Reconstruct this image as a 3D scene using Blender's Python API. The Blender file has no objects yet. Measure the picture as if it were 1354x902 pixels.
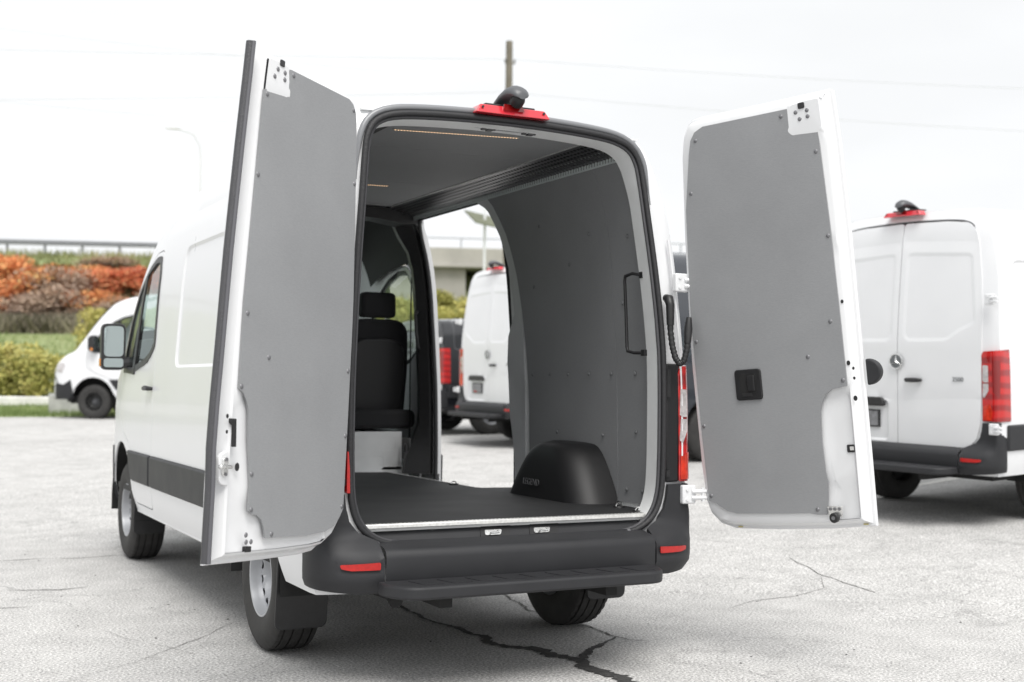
import bpy, bmesh, math, random
import numpy as np
from mathutils import Vector, Matrix
from mathutils.geometry import delaunay_2d_cdt
random.seed(7); rng = np.random.RandomState(5)
SC = bpy.context.scene
COL = SC.collection
rad = math.radians
# ------------------------------------------------------------------ camera
cam_d = bpy.data.cameras.new("camera"); cam = bpy.data.objects.new("camera", cam_d); COL.objects.link(cam)
SC.camera = cam
cam_d.sensor_width = 36.0; cam_d.lens = 44.41; cam_d.clip_start = 0.1; cam_d.clip_end = 900
cr, cu, cf = Vector((0.89039, -0.45506, 0.01089)), Vector((-0.02569, -0.02634, 0.99932)), Vector((0.45447, 0.89007, 0.03514))
M = Matrix((cr, cu, -cf)).transposed().to_4x4(); M.translation = Vector((-2.745, -5.324, 1.350))
cam.matrix_world = M
cam_d.dof.use_dof = True; cam_d.dof.focus_distance = 5.9; cam_d.dof.aperture_fstop = 2.2
# ------------------------------------------------------------------ world + sun
SUN_EL, SUN_AZ = 58, 192           # azimuth clockwise from +Y
w = bpy.data.worlds.new("World"); SC.world = w; w.use_nodes = True
nt = w.node_tree; bg = nt.nodes["Background"]
sky = nt.nodes.new("ShaderNodeTexSky"); sky.sky_type = 'NISHITA'; sky.sun_disc = False
sky.sun_elevation = rad(SUN_EL); sky.sun_rotation = rad(SUN_AZ); sky.dust_density = 3.0; sky.air_density = 1.0
hs = nt.nodes.new("ShaderNodeHueSaturation"); hs.inputs["Saturation"].default_value = 0.12
tc = nt.nodes.new("ShaderNodeTexCoord"); no = nt.nodes.new("ShaderNodeTexNoise")
no.inputs["Scale"].default_value = 2.2; no.inputs["Detail"].default_value = 5
mp = nt.nodes.new("ShaderNodeMapping"); mp.inputs["Scale"].default_value = (1, 1, 3.5)
ra = nt.nodes.new("ShaderNodeMapRange"); ra.inputs["From Min"].default_value = .3; ra.inputs["From Max"].default_value = .7
ra.inputs["To Min"].default_value = .93; ra.inputs["To Max"].default_value = 1.05
mx = nt.nodes.new("ShaderNodeMix"); mx.data_type = 'RGBA'; mx.inputs["Factor"].default_value = 0.86
mx.inputs["B"].default_value = (10.0, 10.15, 10.3, 1)        # even cloud cover over the clear sky
mul = nt.nodes.new("ShaderNodeVectorMath"); mul.operation = 'SCALE'
L = nt.links.new
L(tc.outputs["Generated"], mp.inputs["Vector"]); L(mp.outputs[0], no.inputs["Vector"]); L(no.outputs[0], ra.inputs["Value"])
L(sky.outputs[0], hs.inputs["Color"]); L(hs.outputs[0], mx.inputs["A"]); L(mx.outputs["Result"], mul.inputs[0]); L(ra.outputs[0], mul.inputs["Scale"])
L(mul.outputs[0], bg.inputs["Color"]); bg.inputs["Strength"].default_value = 0.052
sd = bpy.data.lights.new("sun", 'SUN'); sun = bpy.data.objects.new("sun", sd); COL.objects.link(sun)
sd.energy = 1.5; sd.angle = rad(35); sd.color = (1, .975, .94)
sdir = Vector((math.sin(rad(SUN_AZ))*math.cos(rad(SUN_EL)), math.cos(rad(SUN_AZ))*math.cos(rad(SUN_EL)), math.sin(rad(SUN_EL))))
sun.rotation_euler = sdir.to_track_quat('Z', 'Y').to_euler(); sun.location = sdir*50
SC.view_settings.view_transform = 'Standard'; SC.view_settings.look = 'None'; SC.view_settings.gamma = 1
SC.view_settings.exposure = 1.1
# ------------------------------------------------------------------ materials
MAT = {}
def mat(name, col, rough=.5, metal=0., coat=0., noise=0., nscale=8., bump=0., bscale=60., bstretch=(1,1,1), spec=.5, emit=None):
    if name in MAT: return MAT[name]
    m = bpy.data.materials.new(name); m.use_nodes = True; t = m.node_tree; b = t.nodes["Principled BSDF"]
    b.inputs["Base Color"].default_value = (*col, 1); b.inputs["Roughness"].default_value = rough
    b.inputs["Metallic"].default_value = metal; b.inputs["Coat Weight"].default_value = coat
    b.inputs["Coat Roughness"].default_value = .04; b.inputs["Specular IOR Level"].default_value = spec
    if emit: b.inputs["Emission Color"].default_value = (*emit[0], 1); b.inputs["Emission Strength"].default_value = emit[1]
    if noise or bump:
        c = t.nodes.new("ShaderNodeTexCoord")
        if noise:
            n = t.nodes.new("ShaderNodeTexNoise"); n.inputs["Scale"].default_value = nscale; n.inputs["Detail"].default_value = 6
            r = t.nodes.new("ShaderNodeMapRange"); r.inputs["From Min"].default_value = .3; r.inputs["From Max"].default_value = .7
            r.inputs["To Min"].default_value = 1-noise; r.inputs["To Max"].default_value = 1+noise
            s = t.nodes.new("ShaderNodeVectorMath"); s.operation = 'SCALE'; s.inputs[0].default_value = col
            t.links.new(c.outputs["Object"], n.inputs["Vector"]); t.links.new(n.outputs[0], r.inputs["Value"])
            t.links.new(r.outputs[0], s.inputs["Scale"]); t.links.new(s.outputs[0], b.inputs["Base Color"])
            r2 = t.nodes.new("ShaderNodeMapRange"); r2.inputs["To Min"].default_value = max(0, rough-.08); r2.inputs["To Max"].default_value = min(1, rough+.1)
            t.links.new(n.outputs[0], r2.inputs["Value"]); t.links.new(r2.outputs[0], b.inputs["Roughness"])
        if bump:
            mpn = t.nodes.new("ShaderNodeMapping"); mpn.inputs["Scale"].default_value = bstretch
            n2 = t.nodes.new("ShaderNodeTexNoise"); n2.inputs["Scale"].default_value = bscale; n2.inputs["Detail"].default_value = 4
            bu = t.nodes.new("ShaderNodeBump"); bu.inputs["Strength"].default_value = bump; bu.inputs["Distance"].default_value = .01
            t.links.new(c.outputs["Object"], mpn.inputs["Vector"]); t.links.new(mpn.outputs[0], n2.inputs["Vector"])
            t.links.new(n2.outputs[0], bu.inputs["Height"]); t.links.new(bu.outputs[0], b.inputs["Normal"])
    MAT[name] = m; return m
WHITE = mat("white_paint", (.74,.746,.757), .30, coat=.22, noise=.012, nscale=1.5, spec=.35)
WHITE_IN = mat("white_primer", (.80,.81,.81), .5, noise=.04)
def liner_mat(name, col, sc):
    m = mat(name, col, .62, noise=.05, nscale=3, spec=.35); t = m.node_tree; b = t.nodes["Principled BSDF"]
    c = t.nodes.new("ShaderNodeTexCoord"); mpn = t.nodes.new("ShaderNodeMapping"); mpn.inputs["Scale"].default_value = sc
    n = t.nodes.new("ShaderNodeTexNoise"); n.inputs["Scale"].default_value = 120; n.inputs["Detail"].default_value = 3; n.inputs["Distortion"].default_value = .6
    bu = t.nodes.new("ShaderNodeBump"); bu.inputs["Strength"].default_value = .22; bu.inputs["Distance"].default_value = .002
    mm = t.nodes.new("ShaderNodeMapRange"); mm.inputs["From Min"].default_value=.35; mm.inputs["From Max"].default_value=.65; mm.inputs["To Min"].default_value = .972; mm.inputs["To Max"].default_value = 1.028
    s = t.nodes.new("ShaderNodeVectorMath"); s.operation = 'SCALE'
    src = b.inputs["Base Color"].links[0].from_socket
    t.links.new(c.outputs["Object"], mpn.inputs["Vector"]); t.links.new(mpn.outputs[0], n.inputs["Vector"]); t.links.new(n.outputs[0], mm.inputs["Value"])
    t.links.new(src, s.inputs[0]); t.links.new(mm.outputs[0], s.inputs["Scale"]); t.links.new(s.outputs[0], b.inputs["Base Color"])
    t.links.new(n.outputs[0], bu.inputs["Height"]); t.links.new(bu.outputs[0], b.inputs["Normal"]); return m
LINER = liner_mat("grey_liner", (.278,.283,.291), (.5,.5,1.8))
FLOORM = liner_mat("dark_floor_rubber", (.019,.0195,.0205), (.5,3,1)); 
BLACK = mat("black_plastic", (.018,.018,.019), .42, noise=.15, nscale=30)
SATIN = mat("black_satin_plastic", (.009,.009,.010), .52)
RUBBER = mat("rubber_seal", (.02,.02,.022), .6, bump=.3, bscale=80)
GRUB = mat("grey_rubber_seal", (.055,.055,.06), .5, bump=.4, bscale=200)
BUMPER = mat("dark_grey_bumper_plastic", (.024,.0245,.027), .52, spec=.35, noise=.10, nscale=6, bump=.12, bscale=350)
TYRE = mat("tyre_rubber", (.030,.029,.028), .75, noise=.3, nscale=14, bump=.2, bscale=90)
STEEL = mat("silver_rim_paint", (.42,.43,.45), .42, metal=.25, noise=.06, nscale=10)
DSTEEL = mat("dark_rim_paint", (.03,.03,.03), .4)
CHROME = mat("bright_steel", (.75,.75,.74), .25, metal=.9, noise=.1, nscale=40)
ALU = mat("aluminium_trim", (.78,.78,.76), .32, metal=.55, noise=.15, nscale=60)
FABRIC = mat("black_seat_fabric", (.020,.020,.022), .85, bump=.3, bscale=300)
SEATSH = mat("seat_shell_plastic", (.03,.03,.032), .55)
DARKIN = mat("cab_trim_black", (.015,.015,.016), .7)
SHEETM = mat("inner_grey_paint", (.62,.63,.64), .45, noise=.04)
SCREW = mat("screw_head_grey", (.20,.20,.21), .4, metal=.4)
ORANGE = mat("amber_lens", (.75,.25,.03), .2, coat=1)
CLEAR = mat("clear_lens", (.55,.52,.52), .12, metal=.2, coat=1, noise=.25, nscale=60)
PLATE = mat("plate_grey", (.22,.22,.23), .4, noise=.3, nscale=30)
DUN = mat("underbody_black", (.012,.012,.012), .8)
def red_mat():
    m = mat("red_lens", (.60,.012,.012), .12, coat=1.0); t = m.node_tree; b = t.nodes["Principled BSDF"]
    c = t.nodes.new("ShaderNodeTexCoord"); wv = t.nodes.new("ShaderNodeTexWave"); wv.inputs["Scale"].default_value = 3.2; wv.inputs["Distortion"].default_value = 3.0; wv.inputs["Detail"].default_value = 1; wv.bands_direction = "Z"
    r = t.nodes.new("ShaderNodeValToRGB"); r.color_ramp.elements[0].color = (.28,.004,.005,1); r.color_ramp.elements[1].color = (.52,.008,.007,1)
    r.color_ramp.elements[0].position = .2; r.color_ramp.elements[1].position = .75
    t.links.new(c.outputs["Object"], wv.inputs["Vector"]); t.links.new(wv.outputs["Fac"], r.inputs[0]); t.links.new(r.outputs[0], b.inputs["Base Color"])
    return m
RED = red_mat()
REFL = mat("red_reflector", (.42,.008,.006), .3, coat=.3, noise=.15, nscale=60)
DKRED = mat("dark_red_lens", (.22,.006,.006), .12, coat=1)
LED = mat("warm_led_strip", (.8,.5,.3), .5, emit=((1,.66,.38), .8))
def glass_mat(name, tint, refl=.06):
    m = bpy.data.materials.new(name); m.use_nodes = True; t = m.node_tree; t.nodes.clear()
    o = t.nodes.new("ShaderNodeOutputMaterial"); tr = t.nodes.new("ShaderNodeBsdfTransparent"); tr.inputs[0].default_value = (*tint, 1)
    g = t.nodes.new("ShaderNodeBsdfGlossy"); g.inputs["Roughness"].default_value = .02; lw = t.nodes.new("ShaderNodeLayerWeight"); lw.inputs[0].default_value = .5; pw = t.nodes.new("ShaderNodeMath"); pw.operation = "POWER"; pw.inputs[1].default_value = 3.5; t.links.new(lw.outputs["Facing"], pw.inputs[0]); fr = t.nodes.new("ShaderNodeMath"); fr.operation = "MULTIPLY_ADD"; fr.inputs[1].default_value = .75; fr.inputs[2].default_value = .05; t.links.new(pw.outputs[0], fr.inputs[0])
    mm = t.nodes.new("ShaderNodeMixShader"); t.links.new(fr.outputs[0], mm.inputs[0]); t.links.new(tr.outputs[0], mm.inputs[1]); t.links.new(g.outputs[0], mm.inputs[2])
    t.links.new(mm.outputs[0], o.inputs[0]); return m
GLASS = glass_mat("tinted_glass", (.74,.83,.81)); 
MIRROR = mat("mirror_glass", (.62,.70,.69), .03, metal=1.0)
# ------------------------------------------------------------------ helpers
def mkobj(name, me, material=None, parent=None, label=None, smooth=35):
    o = bpy.data.objects.new(name, me); COL.objects.link(o)
    if material and not me.materials: me.materials.append(material)
    if parent: o.parent = parent
    if label: o["label"] = label
    if smooth is not None and len(me.polygons):
        me.shade_smooth(); me.set_sharp_from_angle(angle=rad(smooth))
    return o
def empty(name, label, cat, loc=(0,0,0), rz=0, group=None):
    o = bpy.data.objects.new(name, None); COL.objects.link(o); o.location = loc; o.rotation_euler = (0,0,rz); o.empty_display_size = .2
    tag(o, label, cat, group); return o
def tag(o, label=None, cat=None, group=None, kind=None):
    if label: o["label"] = label
    if cat: o["category"] = cat
    if group: o["group"] = group
    if kind: o["kind"] = kind
    return o
def bev(o, wd=.005, seg=2, ang=35):
    m = o.modifiers.new("bevel", 'BEVEL'); m.width = wd; m.segments = seg; m.limit_method = 'ANGLE'; m.angle_limit = rad(ang); m.harden_normals = False; return o
def solid(o, t, off=-1):
    m = o.modifiers.new("solidify", 'SOLIDIFY'); m.thickness = t; m.offset = off; m.use_even_offset = False
    e = o.modifiers.new("split", 'EDGE_SPLIT'); e.split_angle = rad(38); return o
def mesh(name, V, F):
    me = bpy.data.meshes.new(name); me.from_pydata([tuple(map(float, v)) for v in V], [], F); me.update(); return me
class MB:
    def __init__(s): s.v = []; s.f = []
    def add(s, V, F):
        n = len(s.v); s.v += [tuple(v) for v in V]; s.f += [tuple(n+i for i in f) for f in F]; return s
    def box(s, a, b, m=None):
        x0,y0,z0 = a; x1,y1,z1 = b
        V = [(x0,y0,z0),(x1,y0,z0),(x1,y1,z0),(x0,y1,z0),(x0,y0,z1),(x1,y0,z1),(x1,y1,z1),(x0,y1,z1)]
        if m: V = [m @ Vector(v) for v in V]
        return s.add(V, [(0,3,2,1),(4,5,6,7),(0,1,5,4),(1,2,6,5),(2,3,7,6),(3,0,4,7)])
    def tube(s, pts, r, n=10, cap=True, flat=1.0):
        pts = [Vector(p) for p in pts]; rings = []; up = Vector((0,0,1)); prev = None
        for i, p in enumerate(pts):
            d = (pts[min(i+1,len(pts)-1)]-pts[max(i-1,0)]).normalized()
            if prev is None:
                a = d.cross(up if abs(d.z) < .9 else Vector((1,0,0))).normalized()
            else:
                a = (prev - d*prev.dot(d)).normalized()
            prev = a; b = d.cross(a); rr = r[i] if isinstance(r, (list, tuple)) else r
            rings.append([p + a*math.cos(2*math.pi*k/n)*rr + b*math.sin(2*math.pi*k/n)*rr*flat for k in range(n)])
        V = [v for q in rings for v in q]; F = []
        for i in range(len(rings)-1):
            for k in range(n):
                F.append((i*n+k, i*n+(k+1)%n, (i+1)*n+(k+1)%n, (i+1)*n+k))
        if cap: F.append(tuple(range(n))[::-1]); F.append(tuple((len(rings)-1)*n+k for k in range(n)))
        return s.add(V, F)
    def lathe(s, prof, n=32, m=None, closed=False):      # prof = (axis, radius), axis along x
        V = []; F = []
        for a, r in prof:
            for k in range(n):
                t = 2*math.pi*k/n; v = Vector((a, r*math.cos(t), r*math.sin(t))); V.append(m @ v if m else v)
        m_ = len(prof)
        for i in range(m_-1 if not closed else m_):
            j = (i+1) % m_
            for k in range(n): F.append((i*n+k, i*n+(k+1)%n, j*n+(k+1)%n, j*n+k))
        return s.add(V, F)
    def prism(s, poly, fn, d0, d1):                       # poly 2D, fn(u,v,d)->xyz
        n = len(poly); V = [fn(u,v,d0) for u,v in poly]+[fn(u,v,d1) for u,v in poly]
        F = [tuple(range(n))[::-1], tuple(range(n,2*n))]+[(i,(i+1)%n,n+(i+1)%n,n+i) for i in range(n)]
        return s.add(V, F)
    def build(s, name, material=None, parent=None, label=None, smooth=35, fix=True):
        me = mesh(name, s.v, s.f)
        if fix:
            bm = bmesh.new(); bm.from_mesh(me); bmesh.ops.recalc_face_normals(bm, faces=bm.faces); bm.to_mesh(me); bm.free()
        return mkobj(name, me, material, parent, label, smooth)
def dens(poly, step, closed=True):
    out = []; n = len(poly)
    for i in range(n if closed else n-1):
        a = poly[i]; b = poly[(i+1) % n]; k = max(1, int(math.ceil(math.dist(a, b)/step)))
        for j in range(k): out.append((a[0]+(b[0]-a[0])*j/k, a[1]+(b[1]-a[1])*j/k))
    if not closed: out.append(poly[-1])
    return out
def area(p):
    return .5*sum(p[i][0]*p[(i+1)%len(p)][1]-p[(i+1)%len(p)][0]*p[i][1] for i in range(len(p)))
def offset(poly, d):                                      # d > 0 grows a CCW polygon
    if area(poly) < 0: poly = poly[::-1]
    n = len(poly); out = []
    for i in range(n):
        p0, p1, p2 = Vector(poly[i-1]), Vector(poly[i]), Vector(poly[(i+1) % n])
        a = (p1-p0).normalized(); b = (p2-p1).normalized(); na = Vector((a.y,-a.x)); nb = Vector((b.y,-b.x)); nn = (na+nb)
        if nn.length < 1e-6: nn = na
        nn.normalize(); k = d/max(.45, nn.dot(na)); out.append((p1.x+nn.x*k, p1.y+nn.y*k))
    return out
def rnd(poly, r, seg=4):                                  # round the corners of a polygon
    n = len(poly); out = []
    for i in range(n):
        p0, p1, p2 = Vector(poly[i-1]), Vector(poly[i]), Vector(poly[(i+1) % n])
        rr = r[i] if isinstance(r, (list, tuple)) else r
        rr = min(rr, (p0-p1).length*.48, (p2-p1).length*.48)
        if rr < 1e-4: out.append(tuple(p1)); continue
        a = p1+(p0-p1).normalized()*rr; b = p1+(p2-p1).normalized()*rr
        for k in range(seg+1):
            t = k/seg; q = a*(1-t)**2+p1*2*t*(1-t)+b*t*t; out.append((q.x, q.y))
    return out
def rrect(x0, y0, x1, y1, r, seg=4): return rnd([(x0,y0),(x1,y0),(x1,y1),(x0,y1)], r, seg)
def inside(P, poly):
    x, y = P[:,0], P[:,1]; c = np.zeros(len(P), bool); n = len(poly); j = n-1
    for i in range(n):
        xi, yi = poly[i]; xj, yj = poly[j]
        if yi != yj: c ^= ((yi > y) != (yj > y)) & (x < (xj-xi)*(y-yi)/(yj-yi)+xi)
        j = i
    return c
def segdist(P, poly):
    d = np.full(len(P), 1e9); n = len(poly)
    for i in range(n):
        a = np.array(poly[i]); b = np.array(poly[(i+1) % n]); ab = b-a; L2 = (ab@ab) or 1e-12
        t = np.clip(((P-a)@ab)/L2, 0, 1); d = np.minimum(d, np.linalg.norm(P-(a+t[:,None]*ab), axis=1))
    return d
def sheet(outline, holes, fmap, grid=.08, loops=(), step=None, flip=False):
    """triangulated sheet: outline and holes in 2D, loops = [(poly, depth)] stamped relief, fmap(u,v,depth)->xyz"""
    step = step or grid
    outline = dens(outline, step); holes = [dens(h, step) for h in holes]; lps = [(dens(l, step), d) for l, d in loops]
    pts = []; edges = []
    for poly in [outline]+holes+[l for l, _ in lps]:
        b = len(pts); n = len(poly); pts += poly; edges += [(b+i, b+(i+1) % n) for i in range(n)]
    A = np.array(outline); x0, y0 = A.min(0); x1, y1 = A.max(0)
    gx, gy = np.meshgrid(np.arange(x0+grid/2, x1, grid), np.arange(y0+grid/2, y1, grid)); P = np.stack([gx.ravel(), gy.ravel()], 1)
    k = inside(P, outline)
    for h in holes: k &= ~inside(P, h)
    P = P[k]
    if len(P):
        d = segdist(P, outline)
        for poly in holes+[l for l, _ in lps]: d = np.minimum(d, segdist(P, poly))
        P = P[d > grid*.4]
    allp = [Vector(p) for p in pts]+[Vector((float(a), float(b))) for a, b in P]
    V, E, F, *_ = delaunay_2d_cdt(allp, edges, [], 0, 1e-6)
    V2 = np.array([[v[0], v[1]] for v in V])
    tri = np.array([f for f in F if len(f) == 3]); c = V2[tri].mean(1); k = inside(c, outline)
    for h in holes: k &= ~inside(c, h)
    tri = tri[k]
    dep = np.zeros(len(V2))
    for l, dd in lps:
        m_ = inside(V2, l) | (segdist(V2, l) < 1e-5); dep[m_] = dd
    a = V2[tri]; s = (a[:,1,0]-a[:,0,0])*(a[:,2,1]-a[:,0,1])-(a[:,2,0]-a[:,0,0])*(a[:,1,1]-a[:,0,1])
    tri = [t if (sg > 0) != flip else t[::-1] for t, sg in zip(tri.tolist(), s)]
    used = sorted({i for t in tri for i in t}); idx = {u: i for i, u in enumerate(used)}
    return [fmap(float(V2[u,0]), float(V2[u,1]), float(dep[u])) for u in used], [tuple(idx[i] for i in t) for t in tri]
def sheet_obj(name, outline, holes, fmap, material, parent, grid=.08, loops=(), step=None, flip=False, thick=0, label=None, smooth=35):
    V, F = sheet(outline, holes, fmap, grid, loops, step, flip)
    o = mkobj(name, mesh(name, V, F), material, parent, label, smooth)
    if thick: solid(o, thick)
    return o
def stamp(a, d, wd=.018, d0=-.0):
    return [(offset(a, .014), d0), (a, d0), (offset(a, -wd), d), (offset(a, -wd-.014), d)]
def copy_tree(o, parent=None):
    c = o.copy(); COL.objects.link(c); c.parent = parent
    for ch in list(o.children): copy_tree(ch, c)
    return c
def smoothstep(a, b, x):
    t = min(1, max(0, (x-a)/(b-a))); return t*t*(3-2*t)
def lerp_tab(tab, x):
    if x <= tab[0][0]: return tab[0][1]
    for (a, b), (c, d) in zip(tab, tab[1:]):
        if x <= c: return b+(d-b)*(x-a)/(c-a)
    return tab[-1][1]
def smooth_tab(tab, x):      # cubic (monotone enough) interpolation
    if x <= tab[0][0]: return tab[0][1]
    if x >= tab[-1][0]: return tab[-1][1]
    for i in range(len(tab)-1):
        if x <= tab[i+1][0]:
            x0, y0 = tab[i]; x1, y1 = tab[i+1]; h = x1-x0
            m0 = (y1-tab[i-1][1])/(x1-tab[i-1][0]) if i else (y1-y0)/h
            m1 = (tab[i+2][1]-y0)/(tab[i+2][0]-x0) if i+2 < len(tab) else (y1-y0)/h
            t = (x-x0)/h; return (2*t**3-3*t*t+1)*y0+(t**3-2*t*t+t)*h*m0+(-2*t**3+3*t*t)*y1+(t**3-t*t)*h*m1
# ------------------------------------------------------------------ the lot and the land behind it
GT = [(3.0,0),(4.2,.09),(5.84,.21),(7.5,.29),(10.9,.42),(15.3,.54),(22,.64),(40,.75)]
TT = [(29,0),(33,0),(36,.05),(41,.45),(45,.85),(60,2.7),(64,3.6),(70,6.9),(72,7.42),(74,7.45),(90,7.45),(400,7.45)]
def tt2(x, y): return .34*(x+2.75)+.94*(y+5.3)
def ground_z(x, y):
    t = .8*x+.6*y; g = smooth_tab(GT, t) if t > 3 else 0
    return g + smooth_tab(TT, tt2(x, y))
def ground_mesh(name, cond, material, res, ext, lift=0):
    pass
def ground_mat():
    m = bpy.data.materials.new("asphalt"); m.use_nodes = True; t = m.node_tree; b = t.nodes["Principled BSDF"]; l = t.links.new
    c = t.nodes.new("ShaderNodeTexCoord"); N = lambda k: t.nodes.new(k)
    def noise(s, d=4, dist=0):
        n = N("ShaderNodeTexNoise"); n.inputs["Scale"].default_value = s; n.inputs["Detail"].default_value = d; n.inputs["Distortion"].default_value = dist
        l(c.outputs["Object"], n.inputs["Vector"]); return n.outputs[0]
    def rng_(v, a, b_, c_, d):
        r = N("ShaderNodeMapRange"); r.inputs["From Min"].default_value = a; r.inputs["From Max"].default_value = b_
        r.inputs["To Min"].default_value = c_; r.inputs["To Max"].default_value = d; l(v, r.inputs["Value"]); return r.outputs[0]
    def mulm(a, b_):
        q = N("ShaderNodeMath"); q.operation = 'MULTIPLY'; l(a, q.inputs[0]); l(b_, q.inputs[1]); return q.outputs[0]
    big = rng_(noise(.35, 5), .3, .7, .93, 1.06); mid = rng_(noise(3.5, 6), .3, .7, .90, 1.08)
    fine = rng_(noise(75, 3), .32, .68, .50, 1.42); fine2 = rng_(noise(230, 2), .3, .7, .72, 1.26)
    vo = N("ShaderNodeTexVoronoi"); vo.inputs["Scale"].default_value = 130; l(c.outputs["Object"], vo.inputs["Vector"]); pit = rng_(vo.outputs["Distance"], .0, .30, .60, 1.06)
    # hairline cracks
    wn = N("ShaderNodeTexNoise"); wn.inputs["Scale"].default_value = 1.3; wn.inputs["Detail"].default_value = 7; l(c.outputs["Object"], wn.inputs["Vector"])
    add = N("ShaderNodeVectorMath"); add.operation = 'MULTIPLY_ADD'; l(wn.outputs["Color"], add.inputs[0]); add.inputs[1].default_value = (1.3,1.3,0); l(c.outputs["Object"], add.inputs[2])
    vc = N("ShaderNodeTexVoronoi"); vc.feature = 'DISTANCE_TO_EDGE'; vc.inputs["Scale"].default_value = .42; l(add.outputs[0], vc.inputs["Vector"])
    crack = rng_(vc.outputs["Distance"], .0, .0035, .66, 1.0); gate = rng_(noise(.9, 2), .42, .60, 0, 1)
    ck = N("ShaderNodeMix"); ck.inputs["A"].default_value = 1.0; l(gate, ck.inputs["Factor"]); l(crack, ck.inputs["B"])
    stain = rng_(noise(1.7, 8, 1.5), .60, .72, 1.0, .80)
    k = mulm(mulm(mulm(mulm(big, mid), mulm(fine, fine2)), mulm(pit, ck.outputs["Result"])), stain)
    s = N("ShaderNodeVectorMath"); s.operation = 'SCALE'; s.inputs[0].default_value = (.475,.469,.460); l(k, s.inputs["Scale"]); l(s.outputs[0], b.inputs["Base Color"])
    bu = N("ShaderNodeBump"); bu.inputs["Strength"].default_value = .5; bu.inputs["Distance"].default_value = .006; l(mulm(mulm(fine, pit), ck.outputs["Result"]), bu.inputs["Height"]); l(bu.outputs[0], b.inputs["Normal"])
    b.inputs["Roughness"].default_value = .92; b.inputs["Specular IOR Level"].default_value = .25
    return m
ASPH = ground_mat()
def grass_mat():
    m = bpy.data.materials.new("grass_ground"); m.use_nodes = True; t = m.node_tree; b = t.nodes["Principled BSDF"]
    c = t.nodes.new("ShaderNodeTexCoord"); n = t.nodes.new("ShaderNodeTexNoise"); n.inputs["Scale"].default_value = .5; n.inputs["Detail"].default_value = 9; n.inputs["Roughness"].default_value = .7
    r = t.nodes.new("ShaderNodeValToRGB"); e = r.color_ramp.elements; e[0].position = .32; e[0].color = (.20,.23,.09,1); e[1].position = .66; e[1].color = (.27,.32,.15,1)
    t.links.new(c.outputs["Object"], n.inputs["Vector"]); t.links.new(n.outputs[0], r.inputs[0]); t.links.new(r.outputs[0], b.inputs["Base Color"]); b.inputs["Roughness"].default_value = .9
    return m
GRASSM = grass_mat()
def sheet_ground(name, us, vs, material, lift=0):
    # local frame: v runs along (.34,.94), u across
    V = []; F = []; nu = len(us)
    for v in vs:
        for u in us:
            x = -2.75+.94*u+.34*v; y = -5.3-.34*u+.94*v; V.append((x, y, ground_z(x, y)+lift))
    for j in range(len(vs)-1):
        for i in range(nu-1): F.append((j*nu+i, j*nu+i+1, (j+1)*nu+i+1, (j+1)*nu+i))
    return mkobj(name, mesh(name, V, F), material, None, None, 60)
EDGE = 29.0
us = list(np.concatenate([np.linspace(-300,-40,14), np.linspace(-38,45,84), np.linspace(50,300,14)]))
tag(sheet_ground("asphalt", us, list(np.concatenate([np.linspace(-60,-10,8), np.arange(-9,EDGE,1.0), [EDGE]])), ASPH), kind="structure")
tag(sheet_ground("grass", us, list(np.concatenate([[EDGE], np.arange(30,73,1.0), [80,100,150,250,400,700]])), GRASSM, .0), kind="structure")
# ------------------------------------------------------------------ van body surface
def catm(P, i, t, closed=False):
    n = len(P); g = (lambda j: P[j % n]) if closed else (lambda j: P[max(0, min(n-1, j))])
    a, b, c, d = g(i-1), g(i), g(i+1), g(i+2)
    return tuple(.5*(2*b[q]+(c[q]-a[q])*t+(2*a[q]-5*b[q]+4*c[q]-d[q])*t*t+(3*b[q]-a[q]-3*c[q]+d[q])*t**3) for q in (0, 1))
def smooth_closed(P, k=3): return [catm(P, i, j/k, True) for i in range(len(P)) for j in range(k)]
PZ = [(.42,.965),(.50,.985),(.60,.998),(.85,1.002),(1.1,1.0),(1.33,.995),(1.55,.983),(1.8,.967),(2.05,.948),(2.25,.918),(2.40,.880),(2.52,.838),(2.60,.795),(2.648,.735),(2.677,.63),(2.694,.44),(2.702,.2),(2.705,0)]
# girth table: v measured from the roof centre line down
_g = []; _z = 2.705; 
def _px(z): return smooth_tab(PZ, z)
_pts = []
for i in range(len(PZ)-1):
    for k in range(8):
        z = PZ[i][0]+(PZ[i+1][0]-PZ[i][0])*k/8; q_ = catm(PZ, i, k/8); _pts.append((q_[1], min(2.705, q_[0])))
_pts.append((0, 2.705)); _pts = _pts[::-1]
GV = [0]
for a, b in zip(_pts, _pts[1:]): GV.append(GV[-1]+math.dist(a, b))
GVa = np.array(GV); GX = np.array([p[0] for p in _pts]); GZ = np.array([p[1] for p in _pts]); VMAX = GV[-1]
TY = [(-1,2.672),(0.05,2.675),(.4,2.705),(3.45,2.705),(3.8,2.66),(4.1,2.59),(4.35,2.46),(4.6,2.23),(5.0,1.64),(5.12,1.49),(5.35,1.38),(5.53,1.24),(5.63,1.10),(5.66,1.00)]
WY = [(-1,1),(4.3,1),(4.8,.99),(5.1,.965),(5.35,.915),(5.53,.83),(5.63,.73),(5.66,.65)]
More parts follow.
